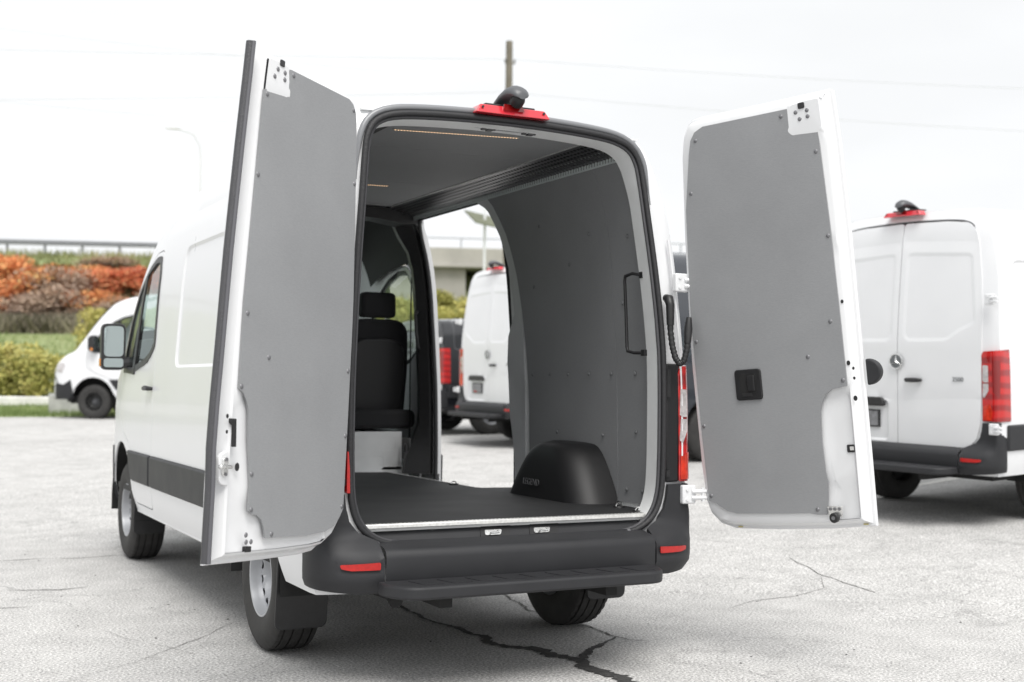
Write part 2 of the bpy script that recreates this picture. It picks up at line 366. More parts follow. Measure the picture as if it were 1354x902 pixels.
class Hull:
    def __init__(s, roof=2.705): s.k = (roof-1.35)/(2.705-1.35)
    def T(s, y):
        t = smooth_tab(TY, y); return 1.35+(t-1.35)*s.k if t > 1.35 else t
    def zmap(s, y, z):
        T = s.T(y); zb = min(1.35, .42+(T-.42)*.8)
        return .42+(z-.42)*(zb-.42)/.93 if z < 1.35 else zb+(z-1.35)*(T-zb)/1.355
    def zinv(s, y, zz):
        T = s.T(y); zb = min(1.35, .42+(T-.42)*.8)
        return .42+(zz-.42)*.93/(zb-.42) if zz < zb else min(2.705, 1.35+(zz-zb)*1.355/(T-zb))
    def rake(s, z): return 0 if z < 1.5 else .12*((z-1.5)/1.2)**1.3
    def P(s, y, v, d=0):            # v > 0 is the right side; d pushes out along the normal
        a = min(abs(v), VMAX); x = float(np.interp(a, GVa, GX)); z = float(np.interp(a, GVa, GZ)); sg = 1 if v >= 0 else -1
        wy = smooth_tab(WY, y)
        if d:
            e = .01; x2 = float(np.interp(min(a+e, VMAX), GVa, GX)); z2 = float(np.interp(min(a+e, VMAX), GVa, GZ)); x1 = float(np.interp(max(a-e, 0), GVa, GX)); z1 = float(np.interp(max(a-e, 0), GVa, GZ))
            tx, tz = x2-x1, z2-z1; l = math.hypot(tx, tz) or 1; nx, nz = -tz/l, tx/l
            if a < .02: nx, nz = 0, 1
            x += nx*d; zz = s.zmap(y, z)+nz*d
        else: zz = s.zmap(y, z)
        # the sides draw in a little towards the rear corner
        rear = y-s.rake(zz); x *= 1-.022*max(0, 1-rear/.10)**2 if rear < .10 else 1
        return (sg*x*wy, y, zz)
    def V(s, y, zz): return float(np.interp(-s.zinv(y, zz), -GZ, GVa))
    def side(s, poly, sg): return [(y, sg*s.V(y, z)) for y, z in poly]     # (y,z) polygon -> (y,v)
    def fm(s): return lambda u, v, d: s.P(u, v, d)
AX_R, AX_F, RW = .98, 4.645, .368
def arc(cx, cz, r, a0, a1, n=10): return [(cx+r*math.cos(rad(a0+(a1-a0)*k/n)), cz+r*math.sin(rad(a0+(a1-a0)*k/n))) for k in range(n+1)]
# bottom outline of the side, from the rear to the front, with the wheel arches
def bottom_line(): 
    return [(0.05,.42),(.47,.42)]+arc(AX_R,.40,.47,176,4,12)[1:-1]+[(1.50,.42),(4.10,.42)]+arc(AX_F,.42,.475,178,2,12)[1:-1]+[(5.14,.42),(5.58,.42)]
CABWIN = [(3.53,1.60),(3.66,1.53),(3.85,1.48),(4.32,1.42),(4.66,1.43),(4.64,1.58),(4.50,1.80),(4.28,2.02),(4.0,2.16),(3.78,2.215),(3.62,2.21),(3.55,2.10)]
CABDOOR = [(3.47,.47),(4.08,.47),(4.16,.70),(4.30,.88),(4.60,.98),(4.78,1.10),(4.78,1.42),(4.60,1.66),(4.42,1.92),(4.12,2.15),(3.84,2.27),(3.60,2.27),(3.49,2.17),(3.47,1.9)]
SLIDE = [(1.83,.55),(3.13,.55),(3.16,2.46),(3.10,2.575),(1.97,2.575),(1.86,2.46)]
INDENT = [(1.26,1.44),(2.86,1.44),(2.84,2.22),(1.22,2.22)]
INDENT2 = [(.22,1.44),(1.16,1.44),(1.12,2.22),(.30,2.22)]
OPEN_H = [(0,.615),(.45,.618),(.60,.628),(.70,.655),(.775,.715),(.815,.81),(.828,.95),(.831,1.2),(.828,1.45),(.815,1.7),(.795,1.95),(.770,2.2),(.750,2.40),(.733,2.492),(.69,2.560),(.60,2.600),(.44,2.619),(.2,2.630),(0,2.633)]
def mirror_half(h): return h+[(-x, z) for x, z in h[::-1][1:-1]]     # CCW starting at the bottom centre
OPENING = smooth_closed(mirror_half(OPEN_H))
def rear_outline(H):
    vs = [VMAX*k/40 for k in range(41)]; r = []
    for v in vs:
        z0 = H.P(.05, v)[2]; p = H.P(H.rake(z0)+.045, v); r.append((p[0], p[2]))
    r = r[::-1]; return [(0.965,.42)][:0]+r+[(-x, z) for x, z in r[::-1][1:]]
def rear_y(H, x, z):
    k = abs(x)/max(.05, float(np.interp(z, GZ[::-1], GX[::-1]))) if z < 2.55 else max(abs(x)/.80, 0)
    zt = float(np.interp(abs(x), GX, GZ)) if abs(x) < .8 else 2.705; zt = 1.35+(zt-1.35)*H.k*(H.T(.05)-1.35)/((2.705-1.35)*H.k)
    kt = max(0, (z-1.35)/max(.1, zt-1.35))
    return H.rake(z)+.045*max(min(1, max(0, k))**10, min(1, kt)**14)
def shell(H, root, white, sliding_open, name="body_shell", doors=True):
    """outer skin from sill over the roof to sill, with holes for windows and doors"""
    bl = bottom_line(); out = []
    # right side bottom rear->front, nose, left side front->rear, rear edge over the roof
    R = H.side(bl, 1); 
    nose = [(5.66, R[-1][1]*(1-2*k/14)) for k in range(15)]
    Lft = [(y, -v) for y, v in R[::-1]]
    rear = []
    for k in range(1, 40):
        v = -VMAX+2*VMAX*k/40; z = H.P(.05, v)[2]; rear.append((H.rake(z)+.045, v))
    out = [(.045, VMAX)]+R+nose+Lft+[(.045, -VMAX)]+rear
    holes = []
    cd = {s: H.side(rnd(CABDOOR, .05), s) for s in (1,-1)}
    holes += [cd[1], cd[-1]]
    holes.append(H.side(rnd(SLIDE, .09), 1))
    ws = [(4.31,-.80),(4.31,.80),(4.60,.95),(4.94,.97),(5.00,.0),(4.94,-.97),(4.60,-.95)]; ws = rnd(ws, .08); holes.append(ws)
    loops = []
    for poly, sg in ((INDENT,-1),(INDENT2,-1),(INDENT2,1)):
        a = rnd(poly, .09, 5); loops += [(H.side(q_, sg), d_) for q_, d_ in stamp(a, -.012)]
    roofb = []
    for xx in (-.45,-.15,.15,.45): roofb += [(rrect(.5, xx-.05, 3.4, xx+.05, .04), .0), (rrect(.52, xx-.035, 3.38, xx+.035, .03), .010)]
    loops += roofb
    # body crease below the roof
    for sg in (1,-1):
        loops += [(H.side([(.5,2.435),(3.55,2.435),(3.55,2.45),(.5,2.45)], sg), -.006)]
    o = sheet_obj(name, out, holes, H.fm(), white, root, .085, loops, .07, thick=.012, flip=True, smooth=28)
    # seal + glass of windscreen
    g = sheet_obj("windscreen", offset(ws, .01), [], H.fm(), GLASS, root, .2, (), .1, flip=True)
    sheet_obj("window_seal", offset(ws, .014), [offset(ws, -.045)], lambda u, v, d: H.P(u, v, .003), BLACK, g, .2, (), .1, flip=True)
    for sg in (1,-1):
        fl = sg < 0
        dd = H.side(offset(rnd(CABDOOR, .05), -.009), sg); wn = H.side(offset(rnd(CABWIN, .03), .012), sg)
        if area(dd) < 0: dd = dd[::-1]
        lo = [(H.side([(3.6,1.335),(4.7,1.335),(4.7,1.35),(3.6,1.35)], sg), -.004)]
        d = sheet_obj("front_door", dd, [wn], H.fm(), white, root, .085, lo, .07, thick=.02, flip=True)
        outer = offset(rnd(CABWIN, .03), .016); inner = offset(rnd(CABWIN, .03), -.028)
        sheet_obj("window_seal", H.side(outer, sg), [H.side(inner, sg)], lambda u, v, dd_: H.P(u, v, .006), BLACK, d, .2, (), .07, thick=.012, flip=True)
        sheet_obj("side_window", H.side(offset(rnd(CABWIN, .03), -.02), sg), [], lambda u, v, dd_: H.P(u, v, -.006), GLASS, d, .2, (), .1, flip=True)
        bar = [(4.20,1.40),(4.27,1.40),(4.10,2.11),(4.03,2.13)]
        sheet_obj("window_bar", H.side(bar, sg), [], lambda u, v, dd_: H.P(u, v, .008), BLACK, d, .2, (), .07, thick=.012, flip=True)
        # handle: dark grip standing off a recessed cup
        q = H.P(3.60, sg*H.V(3.60, 1.335)); hx = q[0]
        mb = MB(); mb.tube([(hx, 3.51, 1.30),(hx+sg*.03, 3.53,1.302),(hx+sg*.035,3.60,1.305),(hx+sg*.03,3.67,1.302),(hx,3.69,1.30)], [.012,.016,.018,.016,.012], 10)
        mb.build("door_handle", BLACK, d)
        # side strip, the front and rear length butt with a narrow gap
        front = [(4.17,.625),(4.17,.835),(3.50,.835),(3.50,.625)]; 
    strips = [(-1, [(.1,.63),(.50,.63),(.50,.845),(.1,.845)]), (-1, [(1.46,.63),(3.455,.63),(3.455,.845),(1.46,.845)]), (-1, [(3.485,.63),(4.13,.63),(4.20,.72),(4.28,.845),(3.485,.845)]),
              (1, [(.1,.63),(.50,.63),(.50,.845),(.1,.845)]), (1, [(1.46,.63),(1.82,.63),(1.82,.845),(1.46,.845)]), (1, [(3.14,.63),(3.455,.63),(3.455,.845),(3.14,.845)]), (1, [(3.485,.63),(4.13,.63),(4.20,.72),(4.28,.845),(3.485,.845)])]
    for sg, poly in strips:
        pl = H.side(rnd(poly, .012, 2), sg)
        b = offset(pl, -.014)
        sheet_obj("side_strip", pl, [], lambda u, v, d_: H.P(u, v, .006+d_), BUMPER, root, .2, [(b, .016)], .15, thick=.02, flip=True)
    # under-sill flange
    for sg in (1,-1):
        mb = MB()
        for y0, y1 in ((1.50,4.10),):
            mb.tube([(sg*.952, y0+(y1-y0)*k/6, .415) for k in range(7)], .016, 8, flat=.7)
        mb.build("sill_flange", white, root)
    # inner wheel houses: dark half tunnels
    for ax in (AX_R, AX_F):
        for sg in (1,-1):
            V = []; F = []; n = 12; rr = .50 if ax > 2 else .455
            for i, xx in enumerate((.975, .60 if ax > 2 else .715)):
                for k in range(n+1):
                    a = rad(-8+196*k/n); V.append((sg*xx, ax+rr*math.cos(a), .40+rr*math.sin(a)))
            for k in range(n): F.append((k, k+1, n+2+k, n+1+k))
            F.append(tuple(range(n+1, 2*n+2)))
            mkobj("wheel_housing", mesh("wheel_housing", V, F), DUN, root)
    # nose: grille, headlamps, bumper, hood line
    V, F = sheet([(-.62,.42),(.62,.42),(.62,.80),(-.62,.80)], [], lambda u, v, d: (u, 5.665+.02*math.cos(u*2), v), .15)
    b = mkobj("front_bumper", mesh("front_bumper", V, F), BUMPER, root)
    V, F = sheet([(-.60,.801),(.60,.801),(.55,.985),(-.55,.985)], [], lambda u, v, d: (u, 5.66+.02*math.cos(u*2), v), .15); mkobj("front_panel", mesh("front_panel", V, F), white, root)
    for sg in (1,-1):
        pl = H.side([(5.10,.418),(5.662,.418),(5.662,1.00),(5.60,.92),(5.48,.76),(5.34,.73),(5.16,.84),(5.105,.60)], sg)
        sheet_obj("bumper_corner", pl, [], lambda u, v, d_: H.P(u, v, .012), BUMPER, root, .1, (), .08, thick=.02, flip=True)
        pl = H.side([(5.38,.98),(5.62,.98),(5.60,1.06),(5.42,1.20),(5.30,1.14)], sg)
        sheet_obj("headlamp", pl, [], lambda u, v, d_: H.P(u, v, .008), CLEAR, root, .1, (), .08, thick=.02, flip=True)
    mb = MB()
    for k in range(4): mb.box((-.42, 5.675, .60+k*.075), (.42, 5.695, .64+k*.075))
    mb.build("grille", BLACK, root)
    # mirrors
    for sg in (1,-1):
        mb = MB(); mb.tube([(sg*.90,4.52,1.50),(sg*.98,4.56,1.49),(sg*1.03,4.59,1.49)], [.05,.045,.04], 10)
        a = mb.build("mirror_arm", BLACK, root)
        cx = sg*1.085; mb = MB(); 
        sec = rrect(-.085,-.17,.085,.17,.045,4)
        V = []; F = []; n = len(sec)
        for dy, k in ((-.055,1.0),(-.045,1.03),(0,1.04),(.05,.96),(.085,.75),(.10,.4)):
            V += [(cx+px*k, 4.60+dy-sg*px*.12*sg, 1.61+pz*k) for px, pz in sec]
        for i in range(5): F += [(i*n+j, i*n+(j+1) % n, (i+1)*n+(j+1) % n, (i+1)*n+j) for j in range(n)]
        F += [tuple(range(n))[::-1], tuple(5*n+j for j in range(n))]
        hsng = MB().add(V, F).build("mirror_housing", BLACK, a)
        mg = MB().prism(rrect(-.070,-.075,.070,.155,.035), lambda u, v, d: (cx+u, 4.545-u*.12-d, 1.61+v), .0, .006).build("mirror_glass", MIRROR, a)
        MB().prism(rrect(-.070,-.155,.070,-.088,.02), lambda u, v, d: (cx+u, 4.545-u*.12-d, 1.61+v), .0, .006).build("mirror_glass", MIRROR, a)
        MB().prism(rrect(-.02,-.15,.02,-.09,.012), lambda u, v, d: (cx+sg*.086+sg*d, 4.60+u, 1.61+v), .0, .008).build("turn_signal", ORANGE, a)
    return o
# ------------------------------------------------------------------ wheels
def tyre_mesh():
    w_ = .122; R = RW; n = 120
    prof = [(-.102,.190),(-.112,.202),(-.126,.262),(-.124,.300),(-.116,.332),(-.104,.352)]
    tr = [(-.098,.3600),(-.094,.3635),(-.076,.3660),(-.0745,.356),(-.0665,.356),(-.065,.3670),(-.032,.3678),(-.0305,.357),(-.0225,.357),(-.021,.3680),(.021,.3680),(.0225,.357),(.0305,.357),(.032,.3678),(.065,.3670),(.0665,.356),(.0745,.356),(.076,.3660),(.094,.3635),(.098,.3600)]
    prof = prof+tr+[(-a, r) for a, r in prof[::-1]]+[(.09,.188),(-.09,.188)]
    V = []; F = []; m = len(prof)
    for k in range(n):
        t = 2*math.pi*k/n
        for i, (a, r) in enumerate(prof):
            rr = r
            if i in (5,6,7,8,23,24,22,21) and k % 3 == 0: rr -= .006
            if i in (11,12,14,15,16,17) and k % 4 == 0: rr -= .0025
            if i in (2,3,len(prof)-6,len(prof)-5) and (k//2) % 30 < 9: pass
            V.append((a, rr*math.cos(t), rr*math.sin(t)))
    for k in range(n):
        k2 = (k+1) % n
        for i in range(m): F.append((k*m+i, k*m+(i+1) % m, k2*m+(i+1) % m, k2*m+i))
    me = mesh("tyre", V, F); bm = bmesh.new(); bm.from_mesh(me); bmesh.ops.recalc_face_normals(bm, faces=bm.faces); bm.to_mesh(me); bm.free(); return me
TYRE_ME = tyre_mesh()
def rim_mesh(nh=12):
    # disc face with ventilation holes, dished (axis x, outside = -x)
    out = [(.178*math.cos(2*math.pi*k/64), .178*math.sin(2*math.pi*k/64)) for k in range(64)]
    holes = []
    for j in range(nh):
        a = 2*math.pi*j/nh; c = Vector((.138*math.cos(a), .138*math.sin(a))); e1 = Vector((math.cos(a), math.sin(a))); e2 = Vector((-e1.y, e1.x))
        holes.append([tuple(c+e1*.019*math.cos(2*math.pi*q/12)+e2*.021*math.sin(2*math.pi*q/12)) for q in range(12)])
    dish = [(0,-.010),(.045,-.010),(.055,.0),(.092,.0),(.105,-.020),(.118,-.062),(.15,-.064),(.170,-.048),(.178,-.040)]
    V, F = sheet(out, holes, lambda u, v, d: (lerp_tab(dish, math.hypot(u, v)), u, v), .018, (), .02)
    mb = MB().add(V, F)
    mb.lathe([(-.106,.203),(-.113,.199),(-.111,.190),(-.082,.184),(-.055,.182),(-.045,.174),(.03,.174),(.09,.182),(.115,.196)], 48)
    mb.lathe([(-.030,.178),(-.045,.176)], 48)
    return mb
def rim_obj(m): 
    me_mb = rim_mesh(); return me_mb
_rim = {}
def wheel(root, x, y, sg, rimmat, z=RW):
    key = rimmat.name
    if key not in _rim:
        mb = rim_mesh(); me = mesh("rim", mb.v, mb.f); me.materials.append(rimmat); _rim[key] = me
        mb = MB(); mb.lathe([(-.045,.0),(-.045,.036),(-.035,.048),(-.004,.055),(-.002,.094),(.002,.096)], 24)
        for j in range(6):
            a = 2*math.pi*(j+.5)/6; mb.lathe([(-.024,0),(-.024,.010),(-.003,.012)], 6, Matrix.Translation((0,.066*math.cos(a),.072*math.sin(a))))
        me2 = mesh("hub", mb.v, mb.f); me2.materials.append(mat("hub_dark_grey", (.07,.072,.078), .45)); _rim[key+"h"] = me2
    r = mkobj("wheel", _rim[key], None, root, None, 40); r.location = (x, y, z); r.rotation_euler = (.3*y, 0, 0 if sg < 0 else math.pi)
    t = mkobj("tyre", TYRE_ME, TYRE, r, None, 30); h = mkobj("hub", _rim[key+"h"], None, r, None, 40)
    mb = MB().lathe([(.02,.0),(.02,.186),(.05,.186),(.05,0)], 24); mb.build("brake_drum", DUN, r)
    return r
def wheels(root, rimmat, dual=False):
    for sg in (1,-1):
        wheel(root, sg*.83, AX_R, sg, rimmat); wheel(root, sg*.835, AX_F, sg, rimmat)
        if dual: wheel(root, sg*.50, AX_R, sg, rimmat)
# ------------------------------------------------------------------ rear end pieces shared by every van
def pocket(u0,u1,y): pass
def bumper(root, z_wing=.80):
    prof = [(-.02,.648),(-.05,.640),(-.125,.628),(-.150,.612),(-.158,.585),(-.156,.50),(-.146,.445),(-.10,.425),(-.02,.42)]
    V = []; F = []; xs = [-.70,-.69,-.35,0,.35,.69,.70]; m = len(prof)
    for x in xs: V += [(x, y+.02*(abs(x)/.7)**4, z) for y, z in prof]
    for i in range(len(xs)-1): F += [(i*m+j, (i+1)*m+j, (i+1)*m+j+1, i*m+j+1) for j in range(m-1)]
    c = mkobj("rear_bumper", mesh("rear_bumper", V, F), BUMPER, root, None, 50)
    # corners: plan curve
    plan = [(.708,-.138),(.80,-.132),(.88,-.112),(.94,-.075),(.985,-.020),(1.004,.04),(1.006,.10)]
    cum = [0]
    for a, b in zip(plan, plan[1:]): cum.append(cum[-1]+math.dist(a, b))
    tabx = [(c_, p[0]) for c_, p in zip(cum, plan)]; taby = [(c_, p[1]) for c_, p in zip(cum, plan)]; Lc = cum[-1]
    for sg in (1,-1):
        def fm(u, v, d, sg=sg):
            x = smooth_tab(tabx, u); y = smooth_tab(taby, u); k = smoothstep(.575, .70, v)
            ys = max(y, -.012) if u > .1 else -.012
            y2 = y+(max(y, -.018)-y)*k; t = smoothstep(.60, .66, v)*smoothstep(.20,.05,u)
            x2 = x*(1-.012*smoothstep(.7,.8,v)); b = smoothstep(.50,.42,v); 
            return (sg*(x2-.03*b), y2+.03*b-d, v)
        poly = [(0,.435),(.12,.432),(Lc,.455),(Lc,.862),(.158,.862),(.150,.80),(.128,.742),(.080,.690),(0,.654)]
        V, F = sheet(poly, [], fm, .035, [(rnd([(.015,.535),(.20,.535),(.215,.575),(.015,.58)], .01), -.006)], .035, flip=(sg < 0))
        q = mkobj("bumper_corner", mesh("bumper_corner", V, F), BUMPER, root, None, 60); solid(q, .02)
        rp = rnd([(.02,.540),(.15,.540),(.195,.548),(.20,.566),(.02,.572)], .006, 3)
        V, F = sheet(rp, [], lambda u, v, d, fm=fm: fm(u, v, .006), .04, (), .03, flip=(sg < 0)); r = mkobj("reflector", mesh("reflector", V, F), REFL, root); solid(r, .006)
    return c
def step(root, x0=-.73, x1=.63):
    poly = rnd([(x0-.02,-.16),(x0-.02,-.27),(x0+.05,-.385),(x1-.05,-.385),(x1+.02,-.27),(x1+.02,-.16)], [.0,.05,.08,.08,.05,.0], 5)
    mb = MB(); mb.prism(poly, lambda u, v, d: (u, v, d), .437, .494); o = mb.build("rear_step", BUMPER, root, None, 30); bev(o, .012, 3)
    n = 0; mb = MB()
    for k in range(9):
        a = x0+.10+k*(x1-x0-.2)/8.6; mb.prism(rnd([(a,-.20),(a+.10,-.20),(a+.13,-.33),(a+.03,-.33)], .02, 3), lambda u, v, d: (u, v, d), .493, .4965)
    mb.build("step_tread", BUMPER, o)
    for xx in (-.45, .40): MB().box((xx-.03,-.22,.37),(xx+.03,.2,.433)).build("step_bracket", DUN, root)
    return o
def tail_lamp(root, sg, closed=False, seen=True):
    # plan curve of the lens: inner edge -> corner -> side
    x0 = .845 if closed else .925
    plan = [(x0,-.004),(.95,-.006),(.985,.006),(1.006,.04),(1.008,.15)]
    cum = [0]
    for a, b in zip(plan, plan[1:]): cum.append(cum[-1]+math.dist(a, b))
    tx = [(c, p[0]) for c, p in zip(cum, plan)]; ty = [(c, p[1]) for c, p in zip(cum, plan)]; Lc = cum[-1]
    def xz(z): return float(smooth_tab(PZ, z))/1.0
    def fm(u, v, d): 
        k = xz(v)/1.0; return (sg*(smooth_tab(tx, u)*k+d*.4), smooth_tab(ty, u)-d, v)
    out = rnd([(0,.875),(Lc,.875),(Lc,1.47),(.02,1.455),(-.0,1.42)], .008, 2)
    V, F = sheet(out, [], fm, .03, (), .03, flip=(sg < 0)); o = mkobj("tail_lamp", mesh("tail_lamp", V, F), RED, root, None, 50); solid(o, .03)
    e = lambda u, v, d: fm(u, v, .004)
    w0, w1 = (.0, .052) if not closed else (0, .06)
    pw = [(w0,1.06),(w0+.02,1.05),(w1,1.14),(w1,1.31),(w0+.02,1.35),(w0,1.34)]
    for lo, hi in ((1.07,1.19),(1.20,1.34)):
        pp = [(w0+.004,lo+.01),(w0+.02,lo),(w1,lo+.06 if lo < 1.1 else lo),(w1,hi-.002),(w0+.01,hi)]
        V, F = sheet(pp, [], e, .03, (), .03, flip=(sg < 0)); r = mkobj("clear_lens", mesh("clear_lens", V, F), CLEAR, o); solid(r, .003)
    V, F = sheet([(.008,.885),(.085,.885),(.095,.96),(.07,1.02),(.008,1.0)], [], e, .03, (), .03, flip=(sg < 0)); r = mkobj("indicator_lens", mesh("indicator_lens", V, F), mat("orange_red_lens", (.58,.03,.008), .12, coat=1, noise=.3, nscale=40), o); solid(r, .003)
    V, F = sheet(rnd([(.10,1.12),(.16,1.08),(.17,1.38),(.10,1.38)], .01), [], e, .03, (), .03, flip=(sg < 0)); r = mkobj("inner_lens", mesh("inner_lens", V, F), DKRED, o); solid(r, .003)
    if not closed:
        mb = MB(); mb.box((sg*.850,-.002,.872),(sg*.927,.06,1.468)) if sg > 0 else mb.box((sg*.927,-.002,.872),(sg*.850,.06,1.468))
        h = mb.build("lamp_housing", SATIN, o); bev(h, .008)
        mb = MB(); a, b = sorted((sg*.846, sg*.868)); mb.box((a,-.014,1.30),(b,.0,1.44)); mb.box((a,-.012,.90),(b,.0,.93)); mb.build("housing_clip", BLACK, h)
    return o
def hinge(root, sg, z, arm=True, x=.935):
    xw = float(smooth_tab(PZ, z)); mb = MB(); s = 1
    xs = sorted((sg*(xw-.075), sg*(xw+.006))); y = -.014 if z > 1 else -.03
    mb.box((xs[0], y-.012, z-.052), (xs[1], y+.02, z+.042)); o = mb.build("door_hinge", WHITE, root); bev(o, .008, 3)
    mb = MB()
    for dz in (-.022, .010): mb.tube([(sg*(xw-.02), y-.012, z+dz), (sg*(xw+.02), y-.030, z+dz), (sg*(xw+.055), y-.028, z+dz)], .011, 8)
    mb.tube([(sg*(xw+.035), y-.028, z-.04), (sg*(xw+.035), y-.028, z+.03)], .010, 10)
    for dz in (-.03,.02): mb.lathe([(-.004,.0),(-.004,.009),(.004,.010)], 6, Matrix.Translation((sg*(xw-.05), y-.013, z+dz)) @ Matrix.Rotation(math.pi/2, 4, 'Z'))
    mb.build("hinge_arm", WHITE, o); return o
def roof_light(root, H):
    y = .085; z = H.T(.1)-.012 if H.k == 1 else H.T(.1)-.02
    pl = rnd([(-.20,0),(.20,0),(.175,.038),(-.175,.038)], .006, 2)
    mb = MB().prism(pl, lambda u, v, d: (u, y+d+v*.4, z+v-.018*(u/.2)**2), -.03, .05); o = mb.build("brake_light", mat("brake_light_lens", (.62,.03,.045), .18, coat=1), root, None, 30); bev(o, .004)
    MB().prism(rnd([(-.055,.003),(.055,.003),(.05,.036),(-.05,.036)], .004, 2), lambda u, v, d: (u, y+d+v*.4, z+v), -.034, -.029).build("inner_lens", DKRED, o)
    mb = MB()
    for sx in (-.165,.165): mb.lathe([(-.003,0),(-.003,.006),(.002,.006)], 10, Matrix.Translation((sx, y-.026, z+.010)) @ Matrix.Rotation(math.pi/2, 4, 'Z'))
    mb.build("light_screw", BLACK, o)
    V = []; F = []; n = 16
    st = [(.24,.02,.008),(.19,.038,.026),(.12,.050,.052),(.05,.057,.076),(-.01,.060,.088),(-.05,.058,.088),(-.085,.050,.076),(-.108,.036,.058),(-.118,.018,.045)]
    for dy, hw, h in st:
        for k in range(n):
            a = 2*math.pi*k/n; V.append((.01+hw*math.cos(a), y+.01+dy*.9, z+.032+h*.62+h*.48*math.sin(a)*(1 if math.sin(a) > 0 else .45)))
    for i in range(len(st)-1): F += [(i*n+k, i*n+(k+1) % n, (i+1)*n+(k+1) % n, (i+1)*n+k) for k in range(n)]
    F += [tuple(range(n)), tuple((len(st)-1)*n+k for k in range(n))[::-1]]
    c = MB().add(V, F).build("camera_housing", mat("camera_grey_plastic", (.09,.093,.10), .4), root, None, 60)
    mb = MB(); mb.lathe([(-.030,0),(-.028,.016),(-.02,.026),(.0,.034),(.03,.034)], 20, Matrix.Translation((.01, y-.055, z+.058)) @ Matrix.Rotation(math.pi/2, 4, 'Z') @ Matrix.Rotation(.5, 4, 'Y')); mb.build("camera_lens", SATIN, c)
    mb = MB().box((-.13, y+.02, z+.030), (.14, y+.14, z+.042)); bev(mb.build("camera_base", BLACK, c), .004)
def star(parent, x, y, z, r):
    mb = MB(); V = []; F = []
    mb.tube([(x+r*math.cos(2*math.pi*k/32), y, z+r*math.sin(2*math.pi*k/32)) for k in range(33)], r*.075, 6, cap=False)
    for j in range(3):
        a = math.pi/2+2*math.pi*j/3; t = (x+r*.93*math.cos(a), y-.001, z+r*.93*math.sin(a)); c = (x, y-.012, z)
        l = (x+r*.17*math.cos(a+1.05), y, z+r*.17*math.sin(a+1.05)); q = (x+r*.17*math.cos(a-1.05), y, z+r*.17*math.sin(a-1.05)); mb.add([t, l, c, q], [(0,1,2),(0,2,3),(0,3,1)])
    e = mb.build("emblem", CHROME, parent, None, 30)
    mb = MB().prism([(x+r*math.cos(2*math.pi*k/32), z+r*math.sin(2*math.pi*k/32)) for k in range(32)], lambda u, v, d: (u, y+d, v), .002, .006); mb.build("emblem_disc", mat("emblem_grey", (.16,.17,.18), .3, metal=.6), e)
def text_mesh(name, s, size, depth, mt, parent, mw):
    cu_ = bpy.data.curves.new(name, 'FONT'); cu_.body = s; cu_.size = size; cu_.extrude = depth; cu_.align_x = 'CENTER'; cu_.resolution_u = 3
    t = bpy.data.objects.new(name, cu_); COL.objects.link(t); bpy.context.view_layer.update()
    me = bpy.data.meshes.new_from_object(t.evaluated_get(bpy.context.evaluated_depsgraph_get())); bpy.data.objects.remove(t); me.name = name
    me.transform(mw); me.materials.clear(); me.materials.append(mt); return mkobj(name, me, None, parent, None, None)
def closed_rear(H, root, white, lettering=True):
    HZ = lambda z: H.zmap(.05, z)
    D = [(.004,.622),(.70,.640),(.79,.72),(.825,.85),(.836,1.1),(.840,1.45),(.838,1.8),(.815,2.1),(.775,2.38),(.74,2.50),(.66,2.575),(.45,2.60),(.004,2.612)]
    for sg in (1,-1):
        pl = [(x, HZ(z)) for x, z in rnd(D, .03, 3)]
        fm = lambda x, z, d: (sg*x, rear_y(H, x, z/1.0 if H.k == 1 else z)-.012-d, z)
        ind = [(x, HZ(z)) for x, z in rnd([(.10,1.55),(.50,1.55),(.60,1.62),(.78,1.70),(.72,2.30),(.06,2.34),(.06,1.60)], .05, 4)]
        low = [(x, HZ(z)) for x, z in rrect(.10,.66,.66,1.02,.05)] if sg < 0 else None
        loops = stamp(ind, -.006)
        up = [(x, HZ(z)) for x, z in [(.03,2.44),(.70,2.40),(.70,2.415),(.03,2.455)]]; loops.append((up, -.008))
        b = [(x, HZ(z)) for x, z in [(.03,1.02),(.84,1.06),(.84,1.07),(.03,1.03)]]; loops.append((b, -.004))
        if sg < 0: loops += stamp(low, -.016)
        o = sheet_obj("rear_door", pl, [], fm, white, root, .09, loops, .07, thick=.03, flip=(sg < 0))
        if sg < 0:
            mb = MB().prism(rnd([(-.60,.965),(-.12,.965),(-.15,1.045),(-.57,1.045)], .03), lambda u, v, d: (u, -.012-d, v), -.0, .035); bev(mb.build("plate_light_bar", BLACK, o), .008)
            pm = MB().box((-.52,-.012,.775),(-.20,.006,.93)); pobj = pm.build("number_plate", BLACK, o)
            MB().box((-.505,-.015,.787),(-.215,-.0125,.918)).build("plate_face", PLATE, pobj)
            MB().box((-.45,-.018,.790),(-.36,-.0155,.812)).build("plate_sticker", REFL, pobj)
        else:
            mb = MB(); mb.tube([(.10,-.02,1.205),(.115,-.045,1.205),(.18,-.052,1.205),(.24,-.045,1.205),(.255,-.02,1.205)], [.014,.019,.021,.019,.014], 10); mb.build("door_handle", BLACK, o)
            star(o, .0, -.035, 1.365, .065)
            if lettering: text_mesh("lettering", "2500", .055, .002, mat("badge_grey", (.30,.31,.32), .3, metal=.6), o, Matrix.Translation((.62,-.018,1.20)) @ Matrix.Rotation(math.pi/2, 4, 'X'))
        for z in (.82,1.90): hinge(root, sg, HZ(z))
def rear_frame(H, root, white, hole):
    out = rear_outline(H)
    fm = lambda x, z, d: (x, rear_y(H, x, z), z)
    return sheet_obj("rear_frame", out, [hole], fm, white, root, .07, (), .05, thick=.02, flip=False)
